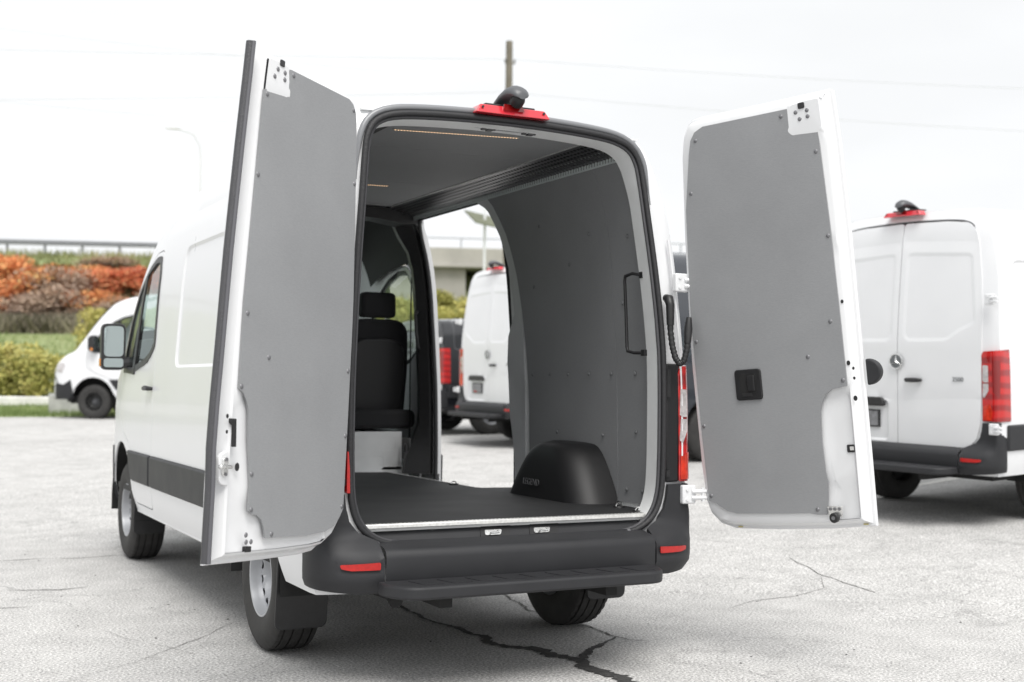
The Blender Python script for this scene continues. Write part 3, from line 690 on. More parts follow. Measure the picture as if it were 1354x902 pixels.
# ------------------------------------------------------------------ closed van used for the parked ones
def closed_van(label, cat, white, rimmat, roof=2.705, group=None, lettering=True, dual=False):
    H = Hull(roof); root = empty("parked_van", label, cat, group=group)
    shell(H, root, white, False)
    hz = lambda z: H.zmap(.05, z)
    hole = [(x, hz(z)) for x, z in OPENING]
    rear_frame(H, root, white, hole)
    sl = offset(rnd(SLIDE, .09), -.006); pl = H.side(sl, 1)
    a = rnd([(1.95,1.44),(3.02,1.44),(3.02,2.22),(1.95,2.22)], .09, 5)
    sheet_obj("sliding_door", pl, [], H.fm(), white, root, .085, [(H.side(q_, 1), d_) for q_, d_ in stamp(a, -.012)], .07, thick=.02, flip=True)
    closed_rear(H, root, white, lettering); bumper(root); step(root, -.70, .70)
    for sg in (1,-1): tail_lamp(root, sg, True)
    roof_light(root, H); wheels(root, rimmat, dual)
    MB().box((-.80,.2,.36),(.80,5.3,.50)).build("underbody", DUN, root)
    MB().box((-.88,.15,.70),(.88,3.5,.72)).build("cargo_floor", DARKIN, root)
    MB().box((-.85,3.35,.72),(.85,3.40,2.4 if roof > 2.5 else 1.8)).build("partition_wall", DARKIN, root)
    return root
# ================================================================== THE OPEN VAN
H0 = Hull()
van = empty("cargo_van", "white high-roof cargo van in front with both rear doors open on a grey bay", "van")
shell(H0, van, WHITE, True)
HOLE = offset(OPENING, .012)
rear_frame(H0, van, WHITE, HOLE)
def yz_of(x, z): return H0.rake(z)
# door jamb: from the opening edge into the van
def ring(polys):           # polys: list of (poly2D, yoffset)
    V = []; F = []; n = len(polys[0][0])
    for p, dy in polys: V += [(x, H0.rake(z)+dy, z) for x, z in p]
    for i in range(len(polys)-1): F += [(i*n+k, i*n+(k+1) % n, (i+1)*n+(k+1) % n, (i+1)*n+k) for k in range(n)]
    return V, F
OD = dens(OPENING, .04)
def upper(poly, d, dlow):  # offset that is smaller along the sill
    o = offset(poly, -1.0*d); res = []
    for (x, z), (a, b) in zip(poly if area(poly) > 0 else poly[::-1], o):
        k = smoothstep(.62, .74, z); kk = dlow+(1-dlow)*k; res.append((x+(a-x)*kk, z+(b-z)*kk))
    return res
def jam(ds, dt, dlow):      # inset: sides, top, sill
    o = offset(OD, -1.0); res = []
    for (x, z), (a, b) in zip(OD if area(OD) > 0 else OD[::-1], o):
        k = smoothstep(.62, .74, z); d = (ds+(dt-ds)*smoothstep(2.25, 2.58, z))*(dlow+(1-dlow)*k); res.append((x+(a-x)*d, z+(b-z)*d))
    return res
V, F = ring([(offset(OD, .014), .004), (OD, -.002), (jam(.010,.010,.5), .0), (jam(.014,.018,.3), .02), (jam(.012,.026,.25), .06), (jam(.007,.030,.2), .10), (jam(.003,.034,.2), .14)])
MB().add(V, F).build("door_jamb", WHITE_IN, van, None, 40)
# main rubber seal round the opening
def seal(name, poly, dy, r, mt, flat=1.0, n=10, parent=None):
    p = [(x, H0.rake(z)+dy, z) for x, z in poly]; p.append(p[0])
    return MB().tube(p, r, n, cap=False, flat=flat).build(name, mt, parent or van, None, 60)
seal("door_seal", OD, -.008, .0150, RUBBER)
seal("door_seal", upper(OD, .017, .6), .006, .010, GRUB)
# rubber gutter over the top of the opening, sky reflection put into its grey
top = [(x, z) for x, z in offset(OD, .030) if z > 2.26]; top = sorted(top, key=lambda p: -p[0])
p = [(x, H0.rake(z)+.002, z) for x, z in top]
MB().tube(p, [.003+.013*smoothstep(2.30, 2.52, q_[2]) for q_ in p], 10).build("roof_gutter_seal", mat("gutter_sheen_grey", (.20,.205,.215), .35, coat=.3), van, None, 60)
for sg in (1, -1):        # pressed ridges in the pillars
    pts = [(sg*(float(smooth_tab(PZ, z))-dx), H0.rake(z)-.001, z) for z in [.90+.1*k for k in range(13)] for dx in (.055,)]
    MB().tube(pts, .008, 8, flat=.8).build("pillar_ridge", WHITE, van, None, 60)
# sill cover between the seal and the floor, with two striker pockets
mb = MB(); prof = [(-.004,.628),(.012,.640),(.030,.662),(.055,.690),(.072,.696)]
xs = list(np.linspace(-.735,.735,25))
def sillz(x): return 0
V = []; F = []; m_ = len(prof)
for x in xs: V += [(x, y, z) for y, z in prof]
for i in range(len(xs)-1): F += [(i*m_+j, (i+1)*m_+j, (i+1)*m_+j+1, i*m_+j+1) for j in range(m_-1)]
sillc = MB().add(V, F).build("sill_cover", BUMPER, van, None, 30)
for cx in (-.10, .16):
    pk = rnd([(cx-.075,.642),(cx+.075,.642),(cx+.105,.686),(cx-.06,.686)], .008)
    MB().prism(pk, lambda u, v, d: (u, .012+(v-.640)*.9-d, v), .000, .006).build("striker_pocket", SATIN, sillc)
    MB().prism(rnd([(cx-.05,.650),(cx+.03,.650),(cx+.045,.672),(cx-.045,.672)], .008), lambda u, v, d: (u, .010+(v-.640)*.9-d, v), .004, .010).build("striker_plate", CHROME, sillc)
    mb = MB(); mb.tube([(cx-.03,.004,.655),(cx-.03,-.012,.662),(cx+.01,-.012,.664),(cx+.01,.006,.668)], .0045, 8); mb.build("striker", CHROME, sillc)
for x in (-.70,-.56,-.03,.44,.62):
    zz = .616 if abs(x) < .6 else .64
    mb = MB().lathe([(-.006,0),(-.006,.007),(.0,.011),(.006,.011)], 10, Matrix.Translation((x, -.024, zz)) @ Matrix.Rotation(math.pi/2, 4, 'Z')); mb.build("trim_screw", SCREW, van)
# --- floor
flo = [(-.86,.055),(-.735,.055),(.745,.055),(.84,.10),(.87,.30),(.87,1.70),(.66,1.74),(.635,1.80),(.625,3.22),(.30,3.30),(-.86,3.30)]
f = MB().prism(rnd(flo, .01, 2), lambda u, v, d: (u, v, d), .700, .716).build("floor_panel", FLOORM, van)
MB().box((-.93,.05,.655),(.66,3.4,.697)).build("floor_pan", WHITE_IN, van)
MB().box((.66,.05,.655),(.93,1.80,.697)).build("floor_pan", WHITE_IN, van)
MB().box((.66,1.80,.47),(.95,3.12,.50)).build("side_step", BLACK, van)
# perforated aluminium edge strip on the rear floor edge
th = MB(); th.box((-.745,.018,.699),(.745,.066,.7185)); thr = th.build("edge_strip", ALU, van); bev(thr, .003)
mb = MB(); me_h = None
for k in range(74):
    x = -.735+k*.0201; mb.prism([(x,.7185+.0),(x+.010,.7185),(x+.013,.7185+.010),(x+.003,.7185+.010)], lambda u, v, d: (u, .052+(v-.7185)*.9, .7188+d), 0, .0012)
mb.build("strip_perforation", BLACK, thr)
mb = MB()
for k in range(60):
    y = 1.86+k*.0228; mb.box((.615,y,.7165),(.632,y+.012,.7185))
mb.box((.628,1.80,.700),(.640,3.22,.7175)); mb.build("edge_strip", ALU, van)
# tie-down cleats
for x, y in ((.80,.36),(.78,.14),(.60,2.02)):
    mb = MB(); mb.lathe([(-.003,.0),(-.003,.030),(.004,.034)], 16, Matrix.Translation((x,y,.7195)) @ Matrix.Rotation(math.pi/2, 4, 'Y')); r_ = mb.build("tie_down_cup", SATIN, van)
    MB().tube([(x-.02,y,.722),(x-.01,y,.736),(x+.01,y,.736),(x+.02,y,.722)], .004, 8).build("tie_down_ring", CHROME, r_)
# --- wall liners
def xin(z): return float(smooth_tab(PZ, z))-.092 if z < 2.5 else .736-(z-2.5)*.55
def wallfm(sg): return lambda u, v, d: (sg*(xin(v)-d), u, v)
rearw = [(.548,.73),(.552,2.575),(.205,2.575),(.215,2.42),(.222,2.2),(.228,1.9),(.225,1.45),(.205,1.30),(.185,1.15),(.165,.95),(.150,.73)]
frontw = [(.553,.73),(1.60,.73),(1.58,.90),(1.585,1.2),(1.60,1.55),(1.63,1.8),(1.68,2.05),(1.75,2.30),(1.83,2.48),(1.86,2.575),(.557,2.575)]
for sg in (1,-1):
    for nm, poly in (("wall_liner", rearw), ("wall_liner", frontw)):
        V, F = sheet(poly, [], wallfm(sg), .12, (), .1, flip=(sg > 0)); o = mkobj(nm, mesh(nm, V, F), LINER, van, None, 40); solid(o, .006)
        if sg < 0 and poly is frontw:
            V, F = sheet([(1.87,.73),(3.1,.73),(3.1,2.575),(1.87,2.575)], [], wallfm(sg), .12, (), .1, flip=False); solid(mkobj(nm, mesh(nm, V, F), LINER, van, None, 40), .006)
# white inner panel behind the liner
for sg in (1,-1):
    V, F = sheet([(.10,.70),(1.82,.70),(1.82,2.60),(.12,2.60)], [], lambda u, v, d, sg=sg: (sg*(xin(v)+.022), u, v), .15, (), .12, flip=(sg > 0)); solid(mkobj("inner_side_panel", mesh("inner_side_panel", V, F), WHITE_IN, van, None, 40), .004)
# rivets on the wall
rv = mesh("wall_rivet", *[MB().lathe([(-.005,0),(-.005,.006),(-.0025,.0105),(0,.012)], 10).v, MB().lathe([(-.005,0),(-.005,.006),(-.0025,.0105),(0,.012)], 10).f]); rv.materials.append(mat("liner_rivet", (.19,.195,.20), .45))
for y, z in ((.36,1.42),(.60,1.42),(.84,1.42),(1.08,1.42),(1.30,1.42),(1.52,1.42),(.36,1.11),(.70,1.08),(1.22,1.08),(.45,.80),(.30,.80),(.36,2.15),(.45,1.8),(.75,2.2),(1.0,2.05),(1.3,2.3),(1.45,1.95)):
    r = mkobj("wall_rivet", rv, None, van, None, 40); r.location = (xin(z)-.007, y, z)
# trim of the post behind the sliding opening: grey inner post with a stamped panel
post = [(1.66,.70),(1.84,.70),(1.86,.90),(1.95,1.20),(1.965,1.50),(1.93,1.66),(1.80,1.80),(1.84,2.05),(1.93,2.30),(2.03,2.46),(2.18,2.57),(1.86,2.60),(1.60,2.60),(1.60,.70)]
post = [(1.655+max(0, (1.60+(y-1.60)*.78)-1.655) if y < 1.72 else 1.60+(y-1.60)*.78, z) for y, z in post]
V, F = sheet(post, [], lambda u, v, d: (xin(v)+.010-d+.0*u, u, v), .06, [(rnd([(1.70,1.12),(1.80,1.12),(1.81,1.40),(1.70,1.40)], .012), -.006)], .05, flip=True); solid(mkobj("post_trim", mesh("post_trim", V, F), SHEETM, van, None, 30), .02)
# dark seal round the sliding opening
SL = [(1.83,.62),(3.10,.62),(3.13,2.44),(3.07,2.565),(1.98,2.565),(1.87,2.44)]
SLp = dens(rnd(SL, .09, 5), .06); p = [H0.P(y, H0.V(y, z), -.055) for y, z in SLp]; p.append(p[0]); MB().tube(p, .016, 8, cap=False).build("door_seal", RUBBER, van, None, 60)
# sliding door standing open along the outer side
sl = offset(rnd(SLIDE, .09), -.006); a = rnd([(1.95,1.44),(3.02,1.44),(3.02,2.22),(1.95,2.22)], .09, 5)
sd_o = sheet_obj("sliding_door", H0.side(sl, 1), [], lambda u, v, d: tuple(Vector(H0.P(u, v, d))+Vector((.062,-1.27,.0))), WHITE, van, .085, [(H0.side(q_, 1), d_) for q_, d_ in stamp(a, -.012)], .07, thick=.03, flip=True)
# --- wheel arch covers
def arch(sg):
    lv = [(.706,.53,1.46,.645),(.78,.57,1.42,.652),(.86,.62,1.37,.662),(.93,.67,1.32,.674),(.985,.72,1.27,.688),(1.018,.77,1.21,.712),(1.034,.83,1.13,.745)]
    V = []; F = []; n = 0
    for z, y0, y1, xi in lv:
        r = min(.17, (y1-y0)*.36); rowp = [(.905,y0-.01)]+[(xi+r-r*math.sin(rad(a)), y0+r-r*math.cos(rad(a))) for a in range(0,91,15)]
        rowp += [(xi, y0+(y1-y0)*t) for t in (.35,.5,.65)]
        rowp += [(xi+r-r*math.cos(rad(a)), y1-r+r*math.sin(rad(a))) for a in range(0,91,15)]+[(.905,y1+.12)]
        n = len(rowp); V += [(sg*x, y, z) for x, y in rowp]
    for i in range(len(lv)-1): F += [(i*n+k, i*n+k+1, (i+1)*n+k+1, (i+1)*n+k) for k in range(n-1)]
    F.append(tuple((len(lv)-1)*n+k for k in range(n)))
    o = MB().add(V, F).build("wheel_arch_cover", SATIN, van, None, 50); m = o.modifiers.new("s", 'SUBSURF'); m.levels = 1; m.render_levels = 1
    return o
ac = arch(1); arch(-1)
text_mesh("lettering", "LEGEND", .052, .0015, mat("emboss_black", (.10,.10,.105), .3), ac, Matrix.Translation((.643,1.06,.785)) @ Matrix.Rotation(-math.pi/2, 4, 'Z') @ Matrix.Rotation(math.pi/2, 4, 'X') @ Matrix.Rotation(-.12, 4, 'X'))
# --- ceiling
for y0, y1 in ((.20,.872),(.876,1.95),(1.954,2.98)):
    MB().box((-.53,y0,2.602),(.53,y1,2.609)).build("ceiling_liner", LINER, van)
MB().box((-.75,.13,2.612),(.75,3.1,2.62)).build("roof_inner_panel", WHITE_IN, van)
for ya, yb in ((.435,.318),(2.19,2.105)):
    st_ = MB().prism([(-.47,ya),(.165,yb),(.165,yb+.010),(-.47,ya+.010)], lambda u, v, d: (u, v, d), 2.6000, 2.6025).build("led_strip", mat("led_tape", (.45,.38,.30), .6), van)
    mb = MB()
    for k in range(42):
        x = -.462+k*.0149; y = ya+(yb-ya)*(x+.47)/.635; mb.box((x,y+.002,2.5985),(x+.006,y+.008,2.6003))
    mb.build("led_chips", LED, st_)
for sg in (1,-1):        # perforated steel strip between the ceiling and the wall
    A_ = Vector((sg*.520, 0, 2.598)); B_ = Vector((sg*.735, 0, 2.545)); n = (B_-A_)
    mb = MB(); V = [(A_.x,.20,A_.z),(B_.x,.24,B_.z),(B_.x,3.2,B_.z),(A_.x,2.98,A_.z)]
    if sg > 0:
        # strip with real rows of slots
        outl = [(.0,.20),(1.0,.24),(1.0,3.2),(.0,2.98)]; rows = []
        nn = 78
        for r in range(6):
            for k in range(nn):
                y = .27+k*(2.66/nn)+(.017 if r % 2 else 0); u0 = .09+r*.145; rows.append([(u0,y),(u0+.085,y+.004),(u0+.085,y+.019),(u0,y+.015)])
        # built as bars between slots: cells of a grid, cheap and open
        V = []; F = []
        def P3(u, y, dz=0): q = A_+n*u; return (q.x, y, q.z+dz)
        for r in range(7):
            u0 = (0 if r == 0 else .175+(r-1)*.145); u1 = .09+r*.145
            if r == 6: u1 = 1.0
            mbx = len(V); V += [P3(u0,.21),P3(u1,.21),P3(u1,3.05),P3(u0,3.05)]; F.append((mbx,mbx+1,mbx+2,mbx+3))
        for r in range(6):
            u0 = .09+r*.145; u1 = u0+.085
            for k in range(nn):
                y = .21+k*(2.84/nn)+(.018 if r % 2 else 0); mbx = len(V); V += [P3(u0,y),P3(u1,y+.005),P3(u1,y+.017),P3(u0,y+.012)]; F.append((mbx,mbx+1,mbx+2,mbx+3))
        o = mkobj("perforated_strip", mesh("perforated_strip", V, F), mat("dark_perforated_steel", (.10,.10,.105), .3, metal=.8), van, None, None); solid(o, .003)
        MB().box((A_.x,.2,2.60),(B_.x+.02,3.1,2.612)).build("strip_backing", DARKIN, van)
        mb = MB()
        for k in range(100): y = .30+k*.0285; mb.box((.712,y,2.528),(.7135,y+.019,2.552))
        mb.box((.714,.24,2.520),(.7155,3.2,2.530)); mb.build("strip_edge", mat("strip_zinc", (.80,.86,.85), .3, metal=.3), van)
        mb = MB(); mb.box((.512,.22,2.596),(.522,2.95,2.603)); mb.build("strip_edge", ALU, van)
    else: mb.add(V, [(0,1,2,3)]).build("perforated_strip", DARKIN, van)
# latch holes in the header
for cx in (-.11,.11):
    mb = MB(); mb.box((cx-.035,.105,2.575),(cx-.015,.125,2.583)); mb.box((cx-.008,.10,2.573),(cx+.022,.13,2.581)); mb.box((cx+.03,.112,2.578),(cx+.04,.125,2.584)); mb.build("header_striker", BLACK, van)
# grab handle on the D-pillar
gx = .775
mb = MB(); mb.tube([(.80,.155,1.925),(.77,.20,1.935),(.762,.255,1.925),(.765,.265,1.90),(.775,.265,1.72),(.782,.265,1.56),(.780,.255,1.535),(.785,.20,1.525),(.815,.155,1.525)], .0085, 10)
gh = mb.build("grab_handle", BLACK, van, None, 60)
for z, x in ((1.925,.80),(1.525,.815)): MB().box((x-.012,.135,z-.016),(x+.02,.165,z+.016)).build("handle_mount", BLACK, gh)
# --- cab seen through the bay
cab = MB().box((-.95,3.32,.52),(.95,5.0,.56)).build("cab_floor", DARKIN, van)
MB().box((-.80,3.40,.56),(.86,3.44,.74)).build("cab_step_riser", WHITE_IN, van)
for x0, x1, drv in ((-.80,-.26,1),(.26,.80,0)):
    so = [(x0+.02,.72),(x1+.0,.72),(x1+.0,1.0),(x0+.02,1.0)]
    V, F = sheet(so, [], lambda u, v, d: (u, 3.40-d, v), .1, [(rrect(x0+.07,.86,x1-.05,.965,.03), -.0),(rrect(x0+.085,.875,x1-.065,.95,.02), -.01),(rrect(x0+.10,.72,x1-.14,.82,.03), -.0),(rrect(x0+.115,.72,x1-.155,.805,.02), -.01)])
    sb = mkobj("seat_box", mesh("seat_box", V, F), WHITE_IN, van, None, 30); MB().box((x0+.02,3.401,.72),(x1,3.92,1.0)).build("box_body", WHITE_IN, sb)
    cx = (x0+x1)/2+.12 if not drv else (x0+x1)/2
    st = MB().prism(rrect(cx-.27,1.02,cx+.27,1.16,.05), lambda u, v, d: (u, d, v), 3.42, 3.98).build("seat_cushion", FABRIC, van); bev(st, .03, 3)
    def seatback(hw, z0, z1, y0, y1, r, nm, mt, par, top=.75):
        pl = rnd([(-hw,z0),(hw,z0),(hw*1.02,z0+(z1-z0)*.5),(hw*.92,z1),(-hw*.92,z1),(-hw*1.02,z0+(z1-z0)*.5)], [.03,.03,.05,.13,.13,.05], 5)
        o = MB().prism(pl, lambda u, v, d: (cx+u, d+(v-1.1)*-.16, v), y0, y1).build(nm, mt, par, None, 40); bev(o, .028, 4); return o
    sbk = seatback(.255, 1.10, 1.835, 3.62, 3.76, .1, "seat_back", FABRIC, van)
    shl = seatback(.225, 1.13, 1.69, 3.595, 3.64, .1, "back_shell", SEATSH, sbk)
    hr = MB().prism(rnd([(-.14,1.845),(.14,1.845),(.135,2.035),(-.135,2.035)], .04), lambda u, v, d: (cx+u, d, v), 3.50, 3.61).build("headrest", FABRIC, van, None, 40); bev(hr, .03, 4)
    mb = MB()
    for s_ in (-.07,.07): mb.tube([(cx+s_,3.56,1.74),(cx+s_,3.555,1.87)], .007, 8)
    mb.build("headrest_post", CHROME, hr)
# B-pillar trims, belt, roof header of the cab
for sg in (1,-1):
    V = []; F = []; zs = np.linspace(.70,2.56,16)
    for z in zs:
        xo = float(smooth_tab(PZ, z))-.055; wd = .078+.12*smoothstep(1.1,.75,z)+.07*smoothstep(2.25,2.5,z)
        V += [(sg*xo,3.16,z),(sg*(xo-.03),3.15,z),(sg*(xo-wd),3.22,z),(sg*(xo-wd+.02),3.31,z),(sg*xo,3.44,z)]
    for i in range(len(zs)-1):
        F += [(i*5+k, i*5+(k+1) % 5, (i+1)*5+(k+1) % 5, (i+1)*5+k) for k in range(5)]
    pt = MB().add(V, F).build("pillar_trim", BLACK, van, None, 30)
    V = []; F = []
    for z in zs: xo = float(smooth_tab(PZ, z)); V += [(sg*(xo-.052),3.135,z),(sg*(xo-.004),3.128,z),(sg*(xo-.004),3.20,z),(sg*(xo-.052),3.20,z)]
    for i in range(len(zs)-1): F += [(i*4+k, i*4+(k+1) % 4, (i+1)*4+(k+1) % 4, (i+1)*4+k) for k in range(4)]
    if sg > 0: MB().add(V, F).build("pillar_jamb", WHITE, van, None, 30)
    mb = MB(); mb.tube([(sg*.83,3.20,1.88),(sg*.805,3.18,1.86),(sg*.81,3.17,1.72),(sg*.83,3.18,1.62),(sg*.85,3.20,1.60)], .012, 8); mb.build("pillar_grab_handle", BLACK, pt)
    MB().tube([(sg*.86,3.40,2.15),(sg*.865,3.41,1.7),(sg*.87,3.42,.95)], .012, 6, flat=.3).build("seat_belt", BLACK, van)
    MB().prism(rrect(3.22,.80,3.36,.96,.02), lambda u, v, d: (sg*(.80-d), u, v), .0, .012).build("cup_recess", BLACK, pt)
    MB().tube([(sg*.785,3.29+.035*math.cos(a/8*math.pi),.88+.035*math.sin(a/8*math.pi)) for a in range(17)], .004, 6).build("belt_anchor_ring", SCREW, pt)
hd = [(-.80,2.42),(-.70,2.46),(-.45,2.52),(0,2.54),(.45,2.52),(.66,2.49),(.745,2.50),(.755,2.55),(.52,2.60),(-.52,2.60),(-.765,2.52)]
MB().prism(hd, lambda u, v, d: (u, d, v), 3.02, 3.22).build("cab_header", BLACK, van, None, 30)
if 0: MB().prism([(-.84,2.08),(.84,2.08),(.80,2.50),(.5,2.55),(-.5,2.55),(-.80,2.50)][:0] or [(-.78,2.20),(.78,2.20),(.72,2.44),(-.72,2.44)], lambda u, v, d: (u, d, v), 3.50, 3.85).build("overhead_shelf", DARKIN, van, None, 30)
V, F = sheet([(3.2,-1.17),(4.27,-1.17),(4.27,1.17),(3.2,1.17)], [], lambda u, v, d: H0.P(u, v, -.05), .15, (), .12, flip=False); mkobj("cab_headliner", mesh("cab_headliner", V, F), DARKIN, van)
dash = rnd([(4.45,.56),(4.90,.56),(4.95,1.40),(4.70,1.46),(4.45,1.32)], .04)
MB().prism(dash, lambda u, v, d: (d, u, v), -.90, .90).build("dashboard", DARKIN, van)
mb = MB(); mb.tube([(-.53+.19*math.cos(a/12*math.pi), 4.30-.10*math.sin(a/12*math.pi), 1.40+.17*math.sin(a/12*math.pi)) for a in range(25)], .015, 8, cap=False); mb.build("steering_wheel", BLACK, van)
MB().box((-.90,.1,.44),(.90,3.3,.60)).build("underbody", DUN, van)
MB().box((-.90,3.3,.44),(.90,5.2,.52)).build("underbody", DUN, van)
mb = MB(); mb.tube([(-.74,.98,.37),(.74,.98,.37)], .05, 12); mb.tube([(-.16,.98,.37),(.16,.98,.37)], .12, 12); mb.tube([(0,1.1,.42),(0,4.2,.45)], .035, 8)
for s_ in (-.5,.5): mb.tube([(s_,.25,.44),(s_,.6,.37),(s_,.98,.33),(s_,1.5,.40),(s_,1.7,.45)], .03, 8, flat=.5)
mb.build("rear_axle", DUN, van)
mb = MB(); mb.tube([(-.60,.05,.40),(-.60,.9,.38),(-.45,1.6,.40)], .03, 10); mb.tube([(-.605,-.02,.375),(-.60,.05,.40)], .032, 10); mb.build("exhaust_pipe", DUN, van)
# --- rear fittings
bumper(van); step(van)
for sg in (1,-1): tail_lamp(van, sg)
MB().prism([(-.849,.868),(-.834,.868),(-.836,.96),(-.843,1.05),(-.849,1.05)], lambda u, v, d: (u, d, v), -.030, .004).build("tail_lamp_edge", REFL, van)
roof_light(van, H0)
for z in (.815,1.885):
    for sg in (1,-1): hinge(van, sg, z)
wheels(van, STEEL)
# cable conduit from the pillar to the right door
pts = [(.845,-.005,1.79),(.842,-.035,1.78),(.842,-.040,1.73),(.845,-.042,1.63),(.851,-.050,1.555),(.860,-.065,1.495),(.876,-.080,1.466),(.893,-.092,1.482),(.905,-.100,1.54),(.912,-.098,1.62),(.920,-.09,1.68)]
q = []; rr = []
P_ = [Vector(a) for a in pts]
for i in range(len(P_)-1):
    for k in range(9):
        q.append(P_[i].lerp(P_[i+1], k/9)); rr.append(.0165 if k % 3 else .0135)
mb = MB(); mb.tube(q, rr, 10); mb.tube([(.845,.0,1.80),(.842,-.03,1.795),(.842,-.042,1.76),(.844,-.042,1.66)], [.02,.024,.022,.019], 10); mb.tube([(.908,-.10,1.57),(.916,-.095,1.64),(.925,-.088,1.70)], [.018,.022,.014], 10)
mb.build("cable_conduit", BLACK, van, None, 60)
# mud flaps
def flap(x0, x1, y, z0, z1, r=.04):
    pl = rnd([(x0,z0),(x1,z0),(x1,z1),(x0,z1)], [r,r,0,0], 5)
    o = MB().prism(pl, lambda u, v, d: (u, y+d-(v-z0)*.10, v), 0, .012).build("mud_flap", BLACK, van, None, 30); bev(o, .004)
flap(-.985,-.725,.575,.170,.66); flap(.735,.975,.575,.20,.60); flap(-.985,-.755,4.16,.235,.60); flap(.755,.985,4.16,.235,.60)
# ------------------------------------------------------------------ rear doors
def door(label, O, u, v, n, out, liner, screws, holes, extra, free_seal=None):
    O, u, v, n = map(Vector, (O, u, v, n))
    W_ = lambda a, b, d=0: tuple(O+u*a+v*b+n*d)
    if area(out) < 0: out = out[::-1]
    out = dens(out, .05); rings = []
    sg = 1 if u.cross(v).dot(n) > 0 else -1
    levels = [(0, -.075), (.0, -.062), (-.004, -.056), (-.016, -.054), (-.020, -.040), (-.030, -.020), (-.036, -.006), (-.046, .0)]
    V = []; F = []; N = len(out); polys = [offset(out, d) for d, _ in levels]
    for p, (_, dn) in zip(polys, levels): V += [W_(a, b, dn) for a, b in p]
    for i in range(len(levels)-1): F += [(i*N+k, i*N+(k+1) % N, (i+1)*N+(k+1) % N, (i+1)*N+k) for k in range(N)]
    o = MB().add(V, F); base = len(o.v)
    Vi, Fi = sheet(polys[-1], extra.get("holes", []), lambda a, b, d: W_(a, b, d), .10, extra.get("relief", ()), .2)
    o.add(Vi, Fi); Vo, Fo = sheet(polys[0], [], lambda a, b, d: W_(a, b, -.075), .2, (), .5); o.add(Vo, Fo)
    bm = bmesh.new(); me = mesh("rear_door", o.v, o.f); bm.from_mesh(me); bmesh.ops.remove_doubles(bm, verts=bm.verts, dist=.0004); bmesh.ops.recalc_face_normals(bm, faces=bm.faces); bm.to_mesh(me); bm.free()
    D = mkobj("rear_door", me, WHITE, van, label, 32)
    lo = MB().prism(liner if area(liner) > 0 else liner[::-1], lambda a, b, d: W_(a, b, d), .002, .009).build("door_liner", LINER, D, None, 30)
    for a, b in screws:
        q = Vector(W_(a, b, .009)); mrot = Matrix((-n, u, v)).transposed().to_4x4(); mrot.translation = q
        s = mkobj("liner_screw", SCR, None, D, None, 40); s.matrix_basis = mrot
    for a, b, r in holes:
        MB().prism([(a+r*math.cos(k*math.pi/6), b+r*1.25*math.sin(k*math.pi/6)) for k in range(12)], lambda x, y, d: W_(x, y, d), .0005, .0025).build("drain_hole", BLACK, D)
    return D, W_
_s = MB().lathe([(-.0045,0),(-.0045,.006),(-.002,.0095),(0,.0105)], 12)
SCR = mesh("liner_screw", _s.v, _s.f); SCR.materials.append(SCREW)
# right door
R_out = [(.008,2.040),(.034,2.060),(.08,2.066),(.458,2.060),(.798,2.056),(.816,2.046),(.828,1.80),(.834,1.40),(.832,.85),(.828,.30),(.824,.003),(.596,-.013),(.31,-.020),(.070,-.018),(-.015,.008),(-.068,.060),(-.090,.127),(-.100,.318),(-.103,.798),(-.096,1.003),(-.074,1.473),(-.044,1.878),(-.024,1.98)]
R_lin = [(.040,1.88),(.056,1.945),(.083,1.982),(.133,2.002),(.605,1.994),(.612,1.925),(.624,1.900),(.645,1.885),(.752,1.872),(.768,1.40),(.774,.983),(.776,.663),(.70,.652),(.665,.63),(.642,.595),(.630,.55),(.622,.406),(.626,.266),(.634,.215),(.626,.13),(.611,.063),(.561,.063),(.521,.070),(.319,.067),(.122,.067),(.070,.078),(.025,.105),(.004,.120),(-.033,.128),(-.040,.508),(-.040,.932),(-.037,1.123),(-.008,1.605)]
R_scr = [(.57,1.965),(.085,1.94),(.03,1.681),(.733,1.767),(.753,1.367),(-.022,.935),(-.022,.507),(-.018,.155),(.565,.088),(.723,.968),(.591,.812),(.758,.690)]
relR = [(rnd([(.612,1.875),(.775,1.862),(.770,2.018),(.612,2.005)], .02), .010), (rnd([(.640,.03),(.765,.03),(.770,.55),(.765,.63),(.70,.63),(.655,.59),(.645,.40)], .04), -.018), (rnd([(.66,.235),(.770,.30),(.765,.25),(.66,.215)], .01), -.010)]
dr, WR = door("right rear door, hinged beside the tail lamp, with a black inner release handle in its grey liner", (1.0923,-.1125,.6525), (.3681,-.9272,.0694), (-.0946,.0369,.9948), (-.925,-.3728,-.0741), R_out, R_lin, R_scr,
              [(.788,1.055,.007),(.790,.768,.009),(.812,.742,.006),(.812,.696,.006),(.808,.603,.010)], {"relief": relR})
def on(Wf, poly, d0, d1, nm, mt, par, bv=0, sub=None):
    o = MB().prism(poly if area(poly) > 0 else poly[::-1], lambda a, b, d: Wf(a, b, d), d0, d1).build(nm, mt, par, None, 30)
    if bv: bev(o, bv, 3)
    return o
hp = on(WR, rrect(.187,.625,.333,.776,.018), .008, .020, "release_handle", SATIN, dr, .005)
on(WR, rrect(.215,.655,.305,.752,.01), .0195, .0215, "handle_recess", DUN, hp)
on(WR, rrect(.258,.668,.300,.745,.006), .019, .030, "handle_paddle", SATIN, hp, .004)
on(WR, rrect(.222,.642,.280,.660,.006), .019, .024, "handle_slot", BLACK, hp, .002)
la = on(WR, rrect(.735,.352,.790,.388,.006), -.016, -.010, "latch", BLACK, dr, .002)
on(WR, rrect(.752,.362,.772,.380,.004), -.011, -.006, "latch_pawl", CHROME, la)
dc = [(.838+.070*math.cos(a), .718+.062*math.sin(a)) for a in np.linspace(-math.pi/2, math.pi/2, 17)]
on(WR, dc, -.11, -.07, "door_stop_pad", BUMPER, dr, .008)
